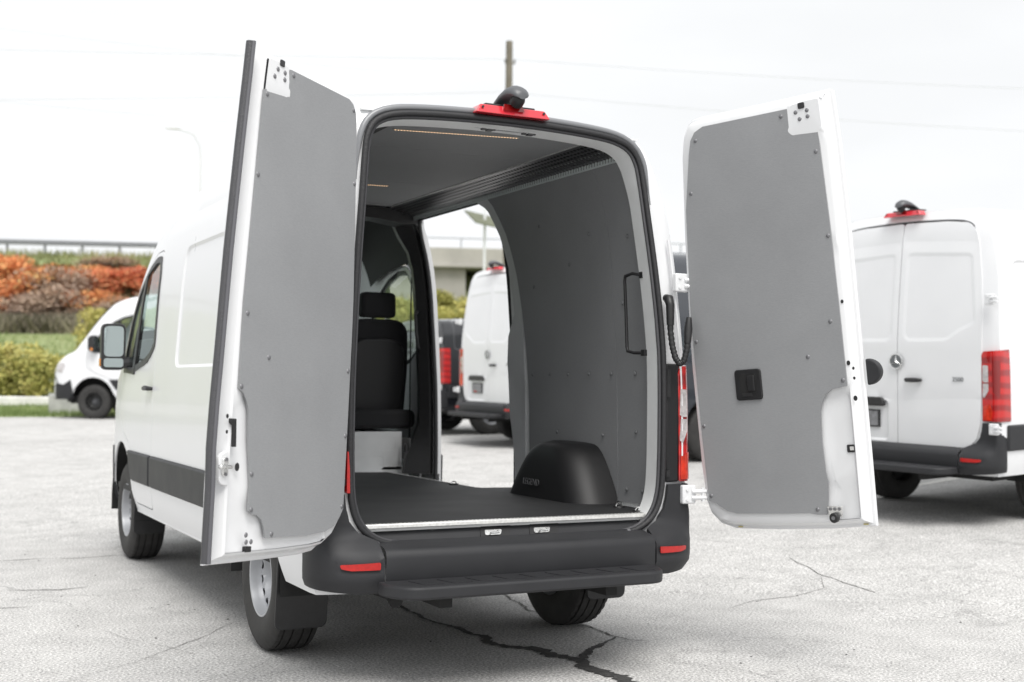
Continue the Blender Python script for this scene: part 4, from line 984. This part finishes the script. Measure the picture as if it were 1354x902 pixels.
br = on(WR, [(.625,.055),(.69,.055),(.697,.105),(.618,.105)], .008, .016, "lower_bracket", CHROME, dr, .002)
for a in (.635,.658,.681): on(WR, [(a+.008*math.cos(k*math.pi/4), .092+.008*math.sin(k*math.pi/4)) for k in range(8)], .016, .021, "bracket_bolt", SCREW, br)
on(WR, [(.658+.022*math.cos(k*math.pi/8), .052+.024*math.sin(k*math.pi/8)) for k in range(16)], .014, .040, "rubber_buffer", BLACK, br, .004)
on(WR, [(.658+.009*math.cos(k*math.pi/5), .052+.009*math.sin(k*math.pi/5)) for k in range(10)], .039, .043, "buffer_bolt", SCREW, br)
cl = on(WR, rrect(.665,1.980,.698,2.008,.006), .009, .016, "corner_latch", BLACK, dr, .002)
for a, b in ((.649,1.968),(.708,1.967),(.709,1.938),(.667,1.933)):
    s = mkobj("corner_bolt", SCR, None, dr, None, 40); mr = Matrix((-Vector((-.925,-.3728,-.0741)), Vector((.3681,-.9272,.0694)), Vector((-.0946,.0369,.9948)))).transposed().to_4x4(); mr.translation = WR(a, b, .010); s.matrix_basis = mr
for a, b in ((.10,-.008),(.775,.012)): on(WR, rrect(a-.012,b-.003,a+.012,b+.003,.002), -.052, -.047, "drain_wax", mat("wax_yellow", (.55,.48,.22), .6), dr)
# left door
L_out = [(.735,2.036),(.40,2.036),(.085,2.030),(.040,2.020),(.010,1.985),(-.008,1.80),(-.034,1.50),(-.046,1.10),(-.048,.768),(-.046,.255),(-.036,.145),(.030,.068),(.120,.022),(.216,.013),(.45,.008),(.83,.008),(.835,.40),(.825,.80),(.805,1.2),(.775,1.6),(.750,1.9)]
L_lin = [(.714,1.857),(.635,1.862),(.599,1.873),(.565,1.894),(.546,1.930),(.545,1.984),(.105,1.980),(.070,1.965),(.046,1.930),(.036,1.88),(.012,1.502),(-.008,1.103),(-.010,.967),(-.010,.517),(-.008,.20),(.022,.160),(.060,.128),(.125,.108),(.267,.098),(.548,.101),(.558,.137),(.580,.175),(.610,.193),(.645,.198),(.665,.211),(.665,.315),(.690,.48),(.700,.60),(.713,.632),(.735,.661),(.768,.677),(.764,1.007),(.735,1.5)]
L_scr = [(.523,1.965),(.066,1.940),(.691,1.843),(.722,1.515),(.03,1.62),(.738,.969),(.587,.81),(.008,.796),(.751,.686),(.004,.514),(.657,.352),(.648,.215),(.004,.21),(.507,.115)]
relL = [(rnd([(.55,1.872),(.715,1.858),(.705,1.985),(.56,2.005)], .02), .010), (rnd([(.58,.085),(.80,.085),(.80,.62),(.735,.60),(.705,.48),(.695,.26),(.60,.17)], .04), -.016), (rnd([(.09,.055),(.80,.045),(.80,.062),(.10,.075)], .006), -.010)]
dl, WL = door("left rear door swung out to the left, with a black rubber seal along its free edge", (-.9117,-.1059,.6092), (-.7888,-.6122,.0546), (.0462,.0295,.9985), (.6129,-.7901,-.005), L_out, L_lin, L_scr,
              [(.817,.57,.007),(.815,.511,.006),(.741,.379,.013)], {"relief": relL})
edge = [(.752,2.03),(.762,1.9),(.788,1.6),(.818,1.2),(.838,.80),(.849,.60),(.853,.45),(.846,.30),(.846,.15),(.846,.02)]
nn_ = Vector((.6129,-.7901,-.005)); 
pp = []
for (a, b), (c, d) in zip(edge, edge[1:]):
    for k in range(6): t = k/6; pp.append(Vector(WL(a+(c-a)*t+.026, b+(d-b)*t, -.020)))
pp.append(Vector(WL(.872,.02,-.020)))
es = MB().tube(pp, .0175, 10).build("edge_seal", GRUB, dl, None, 60)
p2 = [q_+Vector((.6129,-.7901,0))*.016 for q_ in pp]
MB().tube(p2, .009, 8).build("seal_lip", mat("seal_lip_grey", (.10,.10,.11), .45), es, None, 60)
bk = on(WL, [(.800,.560),(.765,.560),(.765,.545),(.778,.535),(.782,.460),(.765,.455),(.768,.445),(.79,.448),(.797,.535)][:0] or [(.765,.455),(.785,.455),(.789,.535),(.808,.545),(.808,.562),(.772,.562)], .0, .012, "latch_cover", BLACK, dl, .003)
lp = on(WL, rnd([(.79,.305),(.845,.315),(.855,.42),(.80,.445)], .02), -.014, .004, "latch_plate", WHITE, dl, .004)
on(WL, rnd([(.805,.345),(.838,.345),(.838,.415),(.805,.415)], .012), .003, .012, "striker_base", CHROME, lp, .003)
on(WL, rnd([(.80,.372),(.868,.372),(.868,.388),(.80,.388)], .007), .010, .028, "striker_loop", CHROME, lp, .005)
for b in (.352,.408): on(WL, [(.822+.007*math.cos(k*math.pi/4), b+.007*math.sin(k*math.pi/4)) for k in range(8)], .011, .016, "striker_bolt", SCREW, lp)
for a, b in ((.674,.119),(.671,.092),(.640,.092),(.584,1.958),(.584,1.930),(.632,1.960),(.651,1.926)):
    s = mkobj("corner_bolt", SCR, None, dl, None, 40); mr = Matrix((-Vector((.6129,-.7901,-.005)), Vector((-.7888,-.6122,.0546)), Vector((.0462,.0295,.9985)))).transposed().to_4x4(); mr.translation = WL(a, b, .010); s.matrix_basis = mr
on(WL, rrect(.592,1.978,.622,2.004,.006), .009, .015, "corner_latch", BLACK, dl, .002)
on(WL, rrect(.630,.052,.665,.074,.004), -.01, .006, "lower_slot", BLACK, dl)

# ================================================================== PARKED VANS
def park(o, x, y, h):
    """stand a vehicle on the sloping lot"""
    h = rad(h); c, s_ = math.cos(h), math.sin(h)
    def wz(px, py): return ground_z(x+px*c+py*s_, y-px*s_+py*c)
    zr = (wz(-.83,AX_R)+wz(.83,AX_R))/2; zf = (wz(-.83,AX_F)+wz(.83,AX_F))/2; zl = (wz(-.83,AX_R)+wz(-.83,AX_F))/2; zz = (wz(.83,AX_R)+wz(.83,AX_F))/2
    pitch = math.atan2(zf-zr, AX_F-AX_R); roll = -math.atan2(zz-zl, 1.66)
    o.rotation_euler = (pitch, roll, -h); o.location = (x, y, zr-AX_R*math.tan(pitch))
SWHITE = mat("white_paint_grime", (.735,.742,.755), .30, coat=.3, noise=.02, nscale=2, spec=.4)
BLKP = mat("black_paint", (.012,.013,.016), .2, coat=1)
GRYP = mat("dark_blue_grey_paint", (.035,.039,.048), .22, coat=1)
v1 = closed_van("white high-roof van at the right edge with closed doors and large red tail lamp", "van", SWHITE, DSTEEL, group="vans parked along the lot", dual=False)
v2 = copy_tree(v1); v2["label"] = "white high-roof van seen through the open side door, beside the black van"
v3 = copy_tree(v1); v3["label"] = "white van facing left on the far left, with black wheel and only its nose visible"
v4 = closed_van("low black van seen through the side door, its red tail lamp by the pillar", "van", BLKP, STEEL, roof=1.98, group="vans parked along the lot", lettering=False)
v5 = closed_van("dark blue-grey van glimpsed in the gap beside the right rear door", "van", GRYP, DSTEEL, group="vans parked along the lot", lettering=False)
park(v1, 5.42, 3.10, 82); park(v2, 5.66, 11.87, 87.5); park(v3, 6.01, 21.07, 303); park(v4, 5.78, 14.98, 87.5); park(v5, 5.9, 8.85, 87.5)
# ================================================================== CRACKS, MARKINGS
def strip(name, pts, w0, mt, lift=.004, jit=.25, seg=.04, kind=None):
    q = []
    for a, b in zip(pts, pts[1:]):
        k = max(1, int(math.dist(a, b)/seg))
        for j in range(k): q.append((a[0]+(b[0]-a[0])*j/k, a[1]+(b[1]-a[1])*j/k))
    q.append(pts[-1]); n = len(q); V = []; F = []
    def walk():
        a = rng.normal(size=n+24); k = np.exp(-np.linspace(-2, 2, 13)**2); k /= np.sqrt((k*k).sum()); return np.convolve(a, k, 'same')[12:12+n]*.55+rng.normal(size=n)*.25
    w1, w2, w3 = walk(), walk(), walk()
    for i, (x, y) in enumerate(q):
        a = q[max(0, i-1)]; b = q[min(n-1, i+1)]; d = Vector((b[0]-a[0], b[1]-a[1])).normalized(); t = i/(n-1)
        ww = w0(t) if callable(w0) else w0; o_ = w1[i]*ww*jit*1.6+w1[i]*.004
        l = ww*max(.08, .5+w2[i]*jit); r = ww*max(.08, .5+w3[i]*jit)
        for s_, e in ((1, l), (-1, r)):
            px, py = x-d.y*(s_*e+o_), y+d.x*(s_*e+o_); V.append((px, py, ground_z(px, py)+lift))
    F = [(2*i, 2*i+1, 2*i+3, 2*i+2) for i in range(n-1)]
    o = mkobj(name, mesh(name, V, F), mt, None, None, None); tag(o, kind="structure"); return o
TAR = mat("sealing_tar", (.048,.047,.046), .8, noise=.5, nscale=40, bump=.4, bscale=60)
CRK = mat("crack_dark", (.11,.107,.10), .95, noise=.6, nscale=22)
strip("tar_seam", [(.22,2.98),(.22,2.27),(.15,1.46),(.21,1.07),(.23,.86),(.23,.63),(.26,.46),(.33,.33),(.38,.19),(.40,.06),(.38,-.16),(.385,-.26),(.39,-.38),(.40,-.51),(.41,-.64),(.43,-1.1),(.40,-1.8)], lambda t: .022+.062*smoothstep(.30,.62,t), TAR, jit=.22, seg=.02)
strip("tar_seam", [(.41,.12),(.51,.21),(.59,.30),(.73,.41),(.9,.52)], lambda t: .05*(1-t)+.008, TAR, jit=.3, seg=.02, lift=.0045)
for pts, ww in (([(.99,2.5),(.97,2.22),(.96,2.02),(.90,1.72),(.84,1.44),(.86,1.23),(.84,.96)], .012), ([(.86,.95),(.91,.83),(.89,.67),(.89,.57),(.92,.42),(.99,.37)], .014),
                ([(3.45,2.2),(3.27,1.64),(3.21,1.31),(3.20,1.08),(3.15,.75),(3.12,.5),(3.13,.2)], .011), ([(-.80,1.85),(-.85,1.78),(-.99,1.6),(-1.19,1.33),(-1.39,1.13),(-1.6,.89)], .0035),
                ([(-7,5.3),(-4,5.05),(-1.82,4.84),(-1.5,4.84),(-1.24,4.77),(-1.01,4.82),(-.74,4.60),(-.5,4.75),(-.15,4.96),(.5,5.3)], .011), ([(-1.39,1.13),(-1.25,1.0),(-1.5,1.55),(-1.62,2.0)], .002),
                ([(2.0,1.0),(2.3,1.15),(2.62,1.18),(3.0,1.3),(3.27,1.64)], .005), ([(-2.4,2.6),(-2.1,2.75),(-1.75,2.7)], .007), ([(-1.9,3.4),(-1.6,3.3),(-1.4,3.35)], .01), ([(-3.2,1.6),(-2.8,1.75),(-2.3,1.7),(-2.0,1.95)], .005),
                ([(4.2,9.2),(5.0,9.0),(6.2,9.4)], .02), ([(7,16),(4,15.5),(0,16.2),(-6,15.7)], .02)):
    strip("crack", pts, lambda t, ww=ww: ww*(.35+.8*math.sin(math.pi*min(1,max(0,t)))), CRK, jit=.35, seg=.025)
strip("parking_line", [(5.6,4.35),(6.47,4.51),(7.81,4.87),(9.85,5.58),(11.5,6.1)], .10, mat("worn_line_paint", (.62,.61,.58), .8, noise=.2, nscale=25), jit=.04, seg=.1)
# ================================================================== FAR EDGE OF THE LOT
def uv2(u, t): return (-2.75+.94*u+.34*t, -5.3-.34*u+.94*t)
FR = math.atan2(-.34, .94)
CONC = mat("pale_concrete", (.72,.71,.69), .85, noise=.12, nscale=3, bump=.3, bscale=25)
CONC2 = mat("bridge_concrete", (.40,.385,.35), .85, noise=.12, nscale=.9, bump=.3, bscale=10)
def ubox(mb, u0, t0, z0, u1, t1, z1):
    V = []
    for z in (z0, z1):
        for u, t in ((u0,t0),(u1,t0),(u1,t1),(u0,t1)): x, y = uv2(u, t); V.append((x, y, z))
    mb.add(V, [(0,3,2,1),(4,5,6,7),(0,1,5,4),(1,2,6,5),(2,3,7,6),(3,0,4,7)]); return mb
def gz(u, t): return ground_z(*uv2(u, t))
kerb = ubox(MB(), -30, 35.7, .45, -7.6, 36.3, .90).build("low_wall", CONC); bev(kerb, .03)
tag(kerb, "long low white concrete wall behind the grass strip, below the yellow-green shrubs", "wall")
g0 = gz(-8.1, 31.2); blk = ubox(MB(), -7.12, 31.0, g0-.05, -6.42, 31.7, g0+.48).build("concrete_block", mat("grey_block", (.40,.40,.39), .9, noise=.15, nscale=6, bump=.4, bscale=20)); bev(blk, .03, 2)
tag(blk, "pale grey concrete block between the low wall and the left van's bumper", "block")
# bridge
br_ = empty("overpass", "beige concrete road bridge seen far behind through the open side door", "bridge", (*uv2(10, 68), 6.0)); inv = Matrix.Translation(-Vector(br_.location))
def under(mb, nm, mt, root, bv=.03):
    o = mb.build(nm, mt, root); o.data.transform(Matrix.Translation(-root.location)); 
    if bv: bev(o, bv)
    return o
under(ubox(MB(), -2, 66.6, 7.72, 70, 67.2, 8.62), "parapet", CONC2, br_); under(ubox(MB(), -2, 66.4, 7.55, 70, 74, 7.72), "deck_edge", CONC2, br_)
under(ubox(MB(), 1.5, 66.9, 4.5, 5.9, 68.2, 7.55), "abutment", CONC2, br_)
for k in range(4): under(ubox(MB(), 10+k*12, 67.5, 4.5, 11+k*12, 68.2, 7.55), "pier", CONC2, br_)
under(ubox(MB(), 5.9, 71, 4.5, 70, 71.5, 7.6), "rear_wall", mat("painted_shade_concrete", (.20,.185,.16), .9, noise=.1), br_, 0)  # shade beneath the deck is put into a darker concrete colour
GALV = mat("galvanised_rail", (.30,.31,.33), .5, metal=.4, noise=.1)
for k in range(24): under(ubox(MB(), -1.6+k*2.4, 66.85, 8.62, -1.54+k*2.4, 66.91, 9.15), "rail_post", GALV, br_, 0)
under(ubox(MB(), -2, 66.86, 9.12, 56, 66.9, 9.17), "hand_rail", GALV, br_, 0)
# guard rail on the crest
gr = empty("guard_rail", "grey steel guard rail running along the top of the embankment on the left", "guard rail", (*uv2(-20, 72), 8.2))
gzt = gz(-15, 72.2)
m_ = MB()
prof = [(0,-.15),(.05,-.10),(.05,-.05),(0,0),(.05,.05),(.05,.10),(0,.15)]
V = []; F = []; us_ = list(np.linspace(-50, -3, 48))
for u in us_:
    for d, z in prof: x, y = uv2(u, 72.0-d); V.append((x, y, gz(u, 72.2)+.74+z))
for i in range(len(us_)-1): F += [(i*7+k, (i+1)*7+k, (i+1)*7+k+1, i*7+k+1) for k in range(6)]
m_.add(V, F); under(m_, "rail_beam", GALV, gr, 0)
for k in range(24): u = -49+k*2.0; under(ubox(MB(), u, 72.05, gz(u,72.2)-.1, u+.12, 72.2, gz(u,72.2)+.85), "rail_post", GALV, gr, 0)
# ------------------------------------------------------------------ poles and wires
WOOD = mat("weathered_wood_pole", (.17,.15,.12), .9, noise=.2, nscale=2, bump=.3, bscale=10)
def radial(az, r): return (-2.745+r*math.sin(rad(az)), -5.324+r*math.cos(rad(az)))
px_, py_ = radial(26.78, 61); pz = gz(0, 60)
up = empty("utility_pole", "tall wooden utility pole rising behind the roof of the open van", "pole", (px_, py_, 3.4))
mb = MB(); mb.tube([(0,0,-.4),(0,0,7),(0,0,14.7)], [.22,.19,.165], 12); mb.build("pole_shaft", WOOD, up)
mb = MB(); mb.tube([(-.22,.0,13.6),(.32,0,13.65)], .035, 8); mb.build("cross_arm", WOOD, up)
for a, z in ((-.2,13.7),(.30,13.75),(-.16,8.9)):
    mb = MB(); mb.lathe([(-.06,0),(-.06,.05),(0,.03),(.03,.06),(.09,.05),(.11,0)], 10, Matrix.Translation((a,0,z)) @ Matrix.Rotation(-math.pi/2, 4, 'Y')); mb.build("insulator", mat("insulator_grey", (.12,.12,.12), .4), up)
def wire(a, b, sag, label, r=.011):
    a, b = Vector(a), Vector(b); pts = []
    for k in range(25): t = k/24; q = a.lerp(b, t); q.z -= sag*4*t*(1-t); pts.append(q)
    o = MB().tube(pts, r, 5).build("power_line", mat("wire_grey", (.50,.51,.53), .6), None); tag(o, label, "cable", "power lines across the sky"); return o
T_ = Vector((px_, py_, 3.4))
def skypt(px, py, d): return tuple(cam.location + (cr*((px-677)/1670.28) + cu*(-(py-451)/1670.28) + cf)*d)
wire(T_+Vector((-.2,0,13.8)), (-60, 62, 12.6), .6, "upper power line running left from the top of the utility pole")
wire(T_+Vector((.30,0,13.85)), (92, 30, 19.5), .8, "upper power line running right from the top of the utility pole")
wire(T_+Vector((-.16,0,12.2)), (-60, 62, 9.5), .8, "lower power line running left from the utility pole")
wire(T_+Vector((.16,0,12.2)), (92, 30, 16.5), .9, "lower power line running right from the utility pole")
wire((-60, 50, 17.5), (30, 80, 24.0), 1.0, "high power line crossing the sky behind the left rear door")
wire((-60, 50, 14.2), (30, 80, 19.5), 1.0, "lower high-voltage line crossing the sky at the far left")
wx, wy = radial(24.1+1.65, 47.5); 
sp = empty("solar_panel_post", "thin steel post carrying a tilted solar panel, seen through the side door", "solar panel", (wx, wy, gz(1, 47)))
PST = mat("pale_steel_post", (.74,.75,.77), .5, metal=.1)
zt = 7.55-gz(1,47)
mb = MB(); mb.tube([(0,0,-.2),(0,0,zt+.6)], .05, 8); mb.build("post", PST, sp)
mb = MB().prism([(-.62,-.5),(.62,-.5),(.62,.5),(-.62,.5)], lambda u, v, d: (u, v, d+zt+v*.55-u*.15), 0, .06); mb.build("panel", mat("panel_back_olive", (.13,.14,.09), .6, noise=.15), sp)
lx, ly = radial(27.05-14.0, 70)
lp = empty("street_lamp", "faint slim street lamp with curved arm above the roof of the open van, at left", "street lamp", (lx, ly, gz(-16, 70)))
zl = 14.9-gz(-16,70)
mb = MB(); mb.tube([(0,0,-.3),(0,0,zl-1.6),(-.05,0,zl-.8),(-.4,0,zl-.2),(-1.2,0,zl)], [.08,.06,.05,.04,.035], 8); mb.build("pole_shaft", PST, lp)
mb = MB(); mb.tube([(-1.1,0,zl),(-1.3,0,zl+.02),(-1.9,0,zl-.02)], [.05,.13,.08], 8, flat=.5); mb.build("lamp_head", PST, lp)
# ------------------------------------------------------------------ vegetation
def leafmat(name, cols):
    m = bpy.data.materials.new(name); m.use_nodes = True; t = m.node_tree; b = t.nodes["Principled BSDF"]
    g = t.nodes.new("ShaderNodeObjectInfo"); a = t.nodes.new("ShaderNodeAttribute"); a.attribute_name = "tone"
    r = t.nodes.new("ShaderNodeValToRGB"); r.color_ramp.interpolation = 'LINEAR'; e = r.color_ramp.elements
    while len(e) < len(cols): e.new(.5)
    for i, c in enumerate(cols): e[i].position = i/(len(cols)-1); e[i].color = (*c, 1)
    t.links.new(a.outputs["Fac"], r.inputs[0]); t.links.new(r.outputs[0], b.inputs["Base Color"]); b.inputs["Roughness"].default_value = .7
    b.inputs["Specular IOR Level"].default_value = .25
    return m
def leaves(pts, size, tones, nrm=None):
    n = len(pts); V = np.zeros((n*4, 3)); 
    a = rng.normal(size=(n,3)); a /= np.linalg.norm(a, axis=1)[:,None]; b = np.cross(a, rng.normal(size=(n,3))); b /= np.linalg.norm(b, axis=1)[:,None]
    s_ = size*(.6+.8*rng.rand(n,1)); 
    V[0::4] = pts-a*s_; V[1::4] = pts-b*s_*.45; V[2::4] = pts+a*s_; V[3::4] = pts+b*s_*.45
    me = bpy.data.meshes.new("leaves"); me.from_pydata(V.tolist(), [], [(4*i,4*i+1,4*i+2,4*i+3) for i in range(n)]); me.update()
    at = me.attributes.new("tone", 'FLOAT', 'FACE'); at.data.foreach_set("value", np.clip(tones, 0, 1).astype(np.float32)); return me
def crown_pts(n, R, H_, blobs, base=.25):
    out = []; ton = []
    for k in range(blobs):
        a = rng.rand()*6.283; rr = R*math.sqrt(rng.rand())*.75; c = np.array([rr*math.cos(a), rr*math.sin(a), H_*(base+(1-base)*rng.rand()*(1-.35*rr/R))])
        m = n//blobs; q = rng.normal(size=(m,3)); q /= np.linalg.norm(q, axis=1)[:,None]; q *= (R*.38*rng.rand(m,1)**.4*(.6+.7*rng.rand())); q[:,2] *= .7
        out.append(c+q); ton.append(np.full(m, .2+.6*rng.rand())+rng.normal(size=m)*.14)
    P = np.concatenate(out); P[:,2] = np.maximum(P[:,2], .03); return P, np.concatenate(ton)
BARK = mat("bark_brown", (.09,.07,.055), .9)
SUM = [leafmat("sumac_orange", [(.40,.24,.15),(.72,.25,.10),(.78,.36,.15),(.60,.46,.20)]), leafmat("sumac_red", [(.36,.22,.16),(.66,.17,.09),(.72,.27,.13),(.48,.36,.18)]),
       leafmat("brown_twigs", [(.26,.19,.15),(.38,.28,.22),(.46,.35,.26),(.50,.30,.20)]), leafmat("olive_leaves", [(.16,.17,.05),(.27,.25,.07),(.20,.22,.08),(.36,.30,.09)])]
YEL = leafmat("yellow_green_leaves", [(.18,.19,.05),(.38,.37,.11),(.50,.46,.15),(.60,.52,.20)])
protos = []
def plant(kind, i, n, R, H_, size, mt, trunk=True):
    P, t = crown_pts(n, R, H_, 14 if R > 1 else 11); return leaves(P, size, t), mt
def stem_mesh(H_, R):
    mb = MB()
    for k in range(5):
        a = k*1.3; mb.tube([(0,0,-.2),(.15*R*math.cos(a), .15*R*math.sin(a), H_*.35),(R*.55*math.cos(a), R*.55*math.sin(a), H_*.75)], [.07,.05,.02], 6)
    return mesh("trunk", mb.v, mb.f)
STEM = stem_mesh(2.6, 1.7); STEM.materials.append(BARK)
names = [("orange-leaved sumac", SUM[0]), ("scarlet-leaved sumac", SUM[1]), ("bare brown twiggy shrub", SUM[2]), ("olive green shrub", SUM[3])]
cms = [[leaves(*(lambda pt: (pt[0], .10, pt[1]))(crown_pts(3600, 1.9, 2.7, 34))) for _ in range(3)] for _ in names]
for j, row in enumerate(cms):
    for m in row: m.materials.append(names[j][1])
def px_of(x, y, z):
    q = Vector((x, y, z))-cam.location; return 677+1670.28*q.dot(cr)/q.dot(cf)
ORD = ["leftmost","second","third","fourth","fifth","sixth","seventh","eighth","ninth","tenth"]
rows = [("back", 69.0, 2.3, [3,2,3,3,3], .30), ("fourth", 67.7, 1.75, [0,0,1,1,2,0,3], .44), ("third", 66.3, 1.75, [0,1,0,2,0,2,1,2], .60), ("second", 64.8, 1.7, [2,0,1,2,3,0,2], .62), ("front", 63.6, 1.7, [2,2,0,2,3,2,2], .50)]
seen_ = {}
for rn, t0, du, kinds, zs_ in rows:
    for i, u0 in enumerate(np.arange(-19.5, -7.5, du)):
        u = u0+random.uniform(-.5,.5); t = t0+random.uniform(-.6,.6); k = kinds[int(rng.randint(len(kinds)))]; x, y = uv2(u, t)
        key = (rn, k); n_ = seen_.get(key, 0); seen_[key] = n_+1
        lab = "%s %s in the %s row of the embankment shrubs" % (ORD[min(n_, 9)], names[k][0], rn)
        e = empty("sumac_bush" if k < 2 else "bush", lab, "shrub", (x, y, gz(u, t)), random.uniform(0, 6), "autumn shrubs on the embankment")
        sc = random.uniform(.75,1.1); e.scale = (sc, sc, random.uniform(.65,1.45)*zs_)
        mkobj("crown", cms[k][i % 3], None, e, None, None)
        if k < 3: mkobj("trunk", STEM, None, e, None, 40)
# yellow-green shrubs
ycm = [leaves(*(lambda pt: (pt[0], .062, pt[1]))(crown_pts(5200, 1.15, 1.75, 24, .12))) for _ in range(3)]
for m in ycm: m.materials.append(YEL)
ysh = [(-13.4,38.6,1.25,"second from the picture's left edge"),(-12.0,38.0,1.05,""),(-10.6,38.5,1.0,""),(-9.15,38.2,.95,""),(-8.3,38.9,.72,""),(-9.6,51.5,1.2,""),(-8.3,52.0,.9,"")]
for i, (u, t, sc, _) in enumerate(ysh):
    x, y = uv2(u, t); lab = ORD[i]+" from the left of the yellow-green shrubs behind the low white wall" if t < 45 else ["nearer yellow-green shrub on the lawn behind the left van's windscreen","farther yellow-green shrub on the lawn behind the left van's roof"][i-5]
    e = empty("garden_shrub", lab, "shrub", (x, y, gz(u, t)-.05), i*1.1, "yellow-green shrubs"); e.scale = (sc,)*3
    mkobj("crown", ycm[i % 3], None, e, None, None)
for i in range(6):
    u = 1.0+i*1.35; t = 59.5+(i % 3)*1.8; x, y = uv2(u, t)
    e = empty("slope_shrub", ORD[i]+" from the left of the shrubs on the slope under the bridge", "shrub", (x, y, gz(u, t)-.1), i*1.7, "shrubs under the bridge"); e.scale = (1.5,1.5,1.3)
    mkobj("crown", ycm[i % 3], None, e, None, None)
# reed hedge and grass as ground cover
def blades(name, n, u0, u1, t0, t1, h0, h1, w_, mt, lean=.3):
    V = []; 
    U = rng.uniform(u0, u1, n); T = rng.uniform(t0, t1, n); Hh = rng.uniform(h0, h1, n); A = rng.uniform(0, 6.283, n); tone = []
    for i in range(n):
        x, y = uv2(U[i], T[i]); z = ground_z(x, y); dx, dy = math.cos(A[i])*w_, math.sin(A[i])*w_; l = Hh[i]*lean*rng.uniform(-1,1,2)
        V += [(x-dx,y-dy,z),(x+dx,y+dy,z),(x+l[0],y+l[1],z+Hh[i])]; tone.append(.5+.35*math.sin(U[i]*.9+1.3*math.sin(T[i]))+rng.normal()*.15)
    me = bpy.data.meshes.new(name); me.from_pydata(V, [], [(3*i,3*i+1,3*i+2) for i in range(n)]); me.update()
    at = me.attributes.new("tone", 'FLOAT', 'FACE'); at.data.foreach_set("value", np.clip(tone, 0, 1).astype(np.float32))
    return mkobj(name, me, mt, None, None, None)
o = blades("reed_hedge", 16000, -28, -3, 60.4, 62.4, .35, .95, .09, leafmat("reed_brown", [(.15,.14,.10),(.26,.23,.17),(.38,.34,.26),(.22,.22,.13)]), .8); tag(o, "band of dull brown reeds between the lawn and the autumn shrubs", "reeds", kind="stuff")
GB = leafmat("grass_blades", [(.12,.17,.05),(.18,.24,.09),(.26,.32,.13),(.32,.34,.17)])
o = blades("verge_grass", 14000, -16, -2, EDGE-.05, 35.6, .05, .16, .012, GB); tag(o, "short green grass on the strip beside the lot", "grass", kind="stuff")
o = blades("lawn_grass", 16000, -22, 14, 36.8, 60, .08, .22, .03, GB); tag(o, "green lawn grass on the slope behind the shrubs", "grass", kind="stuff")
# crest and slope rough grass
o = blades("bank_grass", 14000, -30, 12, 63, 73, .2, .55, .05, leafmat("bank_green", [(.18,.20,.09),(.26,.28,.12),(.34,.34,.17),(.38,.33,.20)])); tag(o, "rough green and tan grass on the embankment crest", "grass", kind="stuff")
# loose grit and leaves on the asphalt
gm = [mat("grit_dark", (.05,.05,.048), .9), mat("fallen_leaf", (.30,.17,.07), .8)]
V = []; F = []
for i in range(420):
    x, y = rng.uniform(-6, 7), rng.uniform(-3.5, 9); r_ = rng.uniform(.003,.009); z = ground_z(x, y); b = len(V)
    V += [(x+r_*math.cos(a)*rng.uniform(.7,1.2), y+r_*math.sin(a), z+.001) for a in (0,1.3,2.6,3.8,5.1)]+[(x, y, z+r_*.7)]; F += [(b+k, b+(k+1) % 5, b+5) for k in range(5)]
o = mkobj("grit", mesh("grit", V, F), gm[0], None, None, None); tag(o, "scattered dark grit on the asphalt", "grit", kind="stuff")
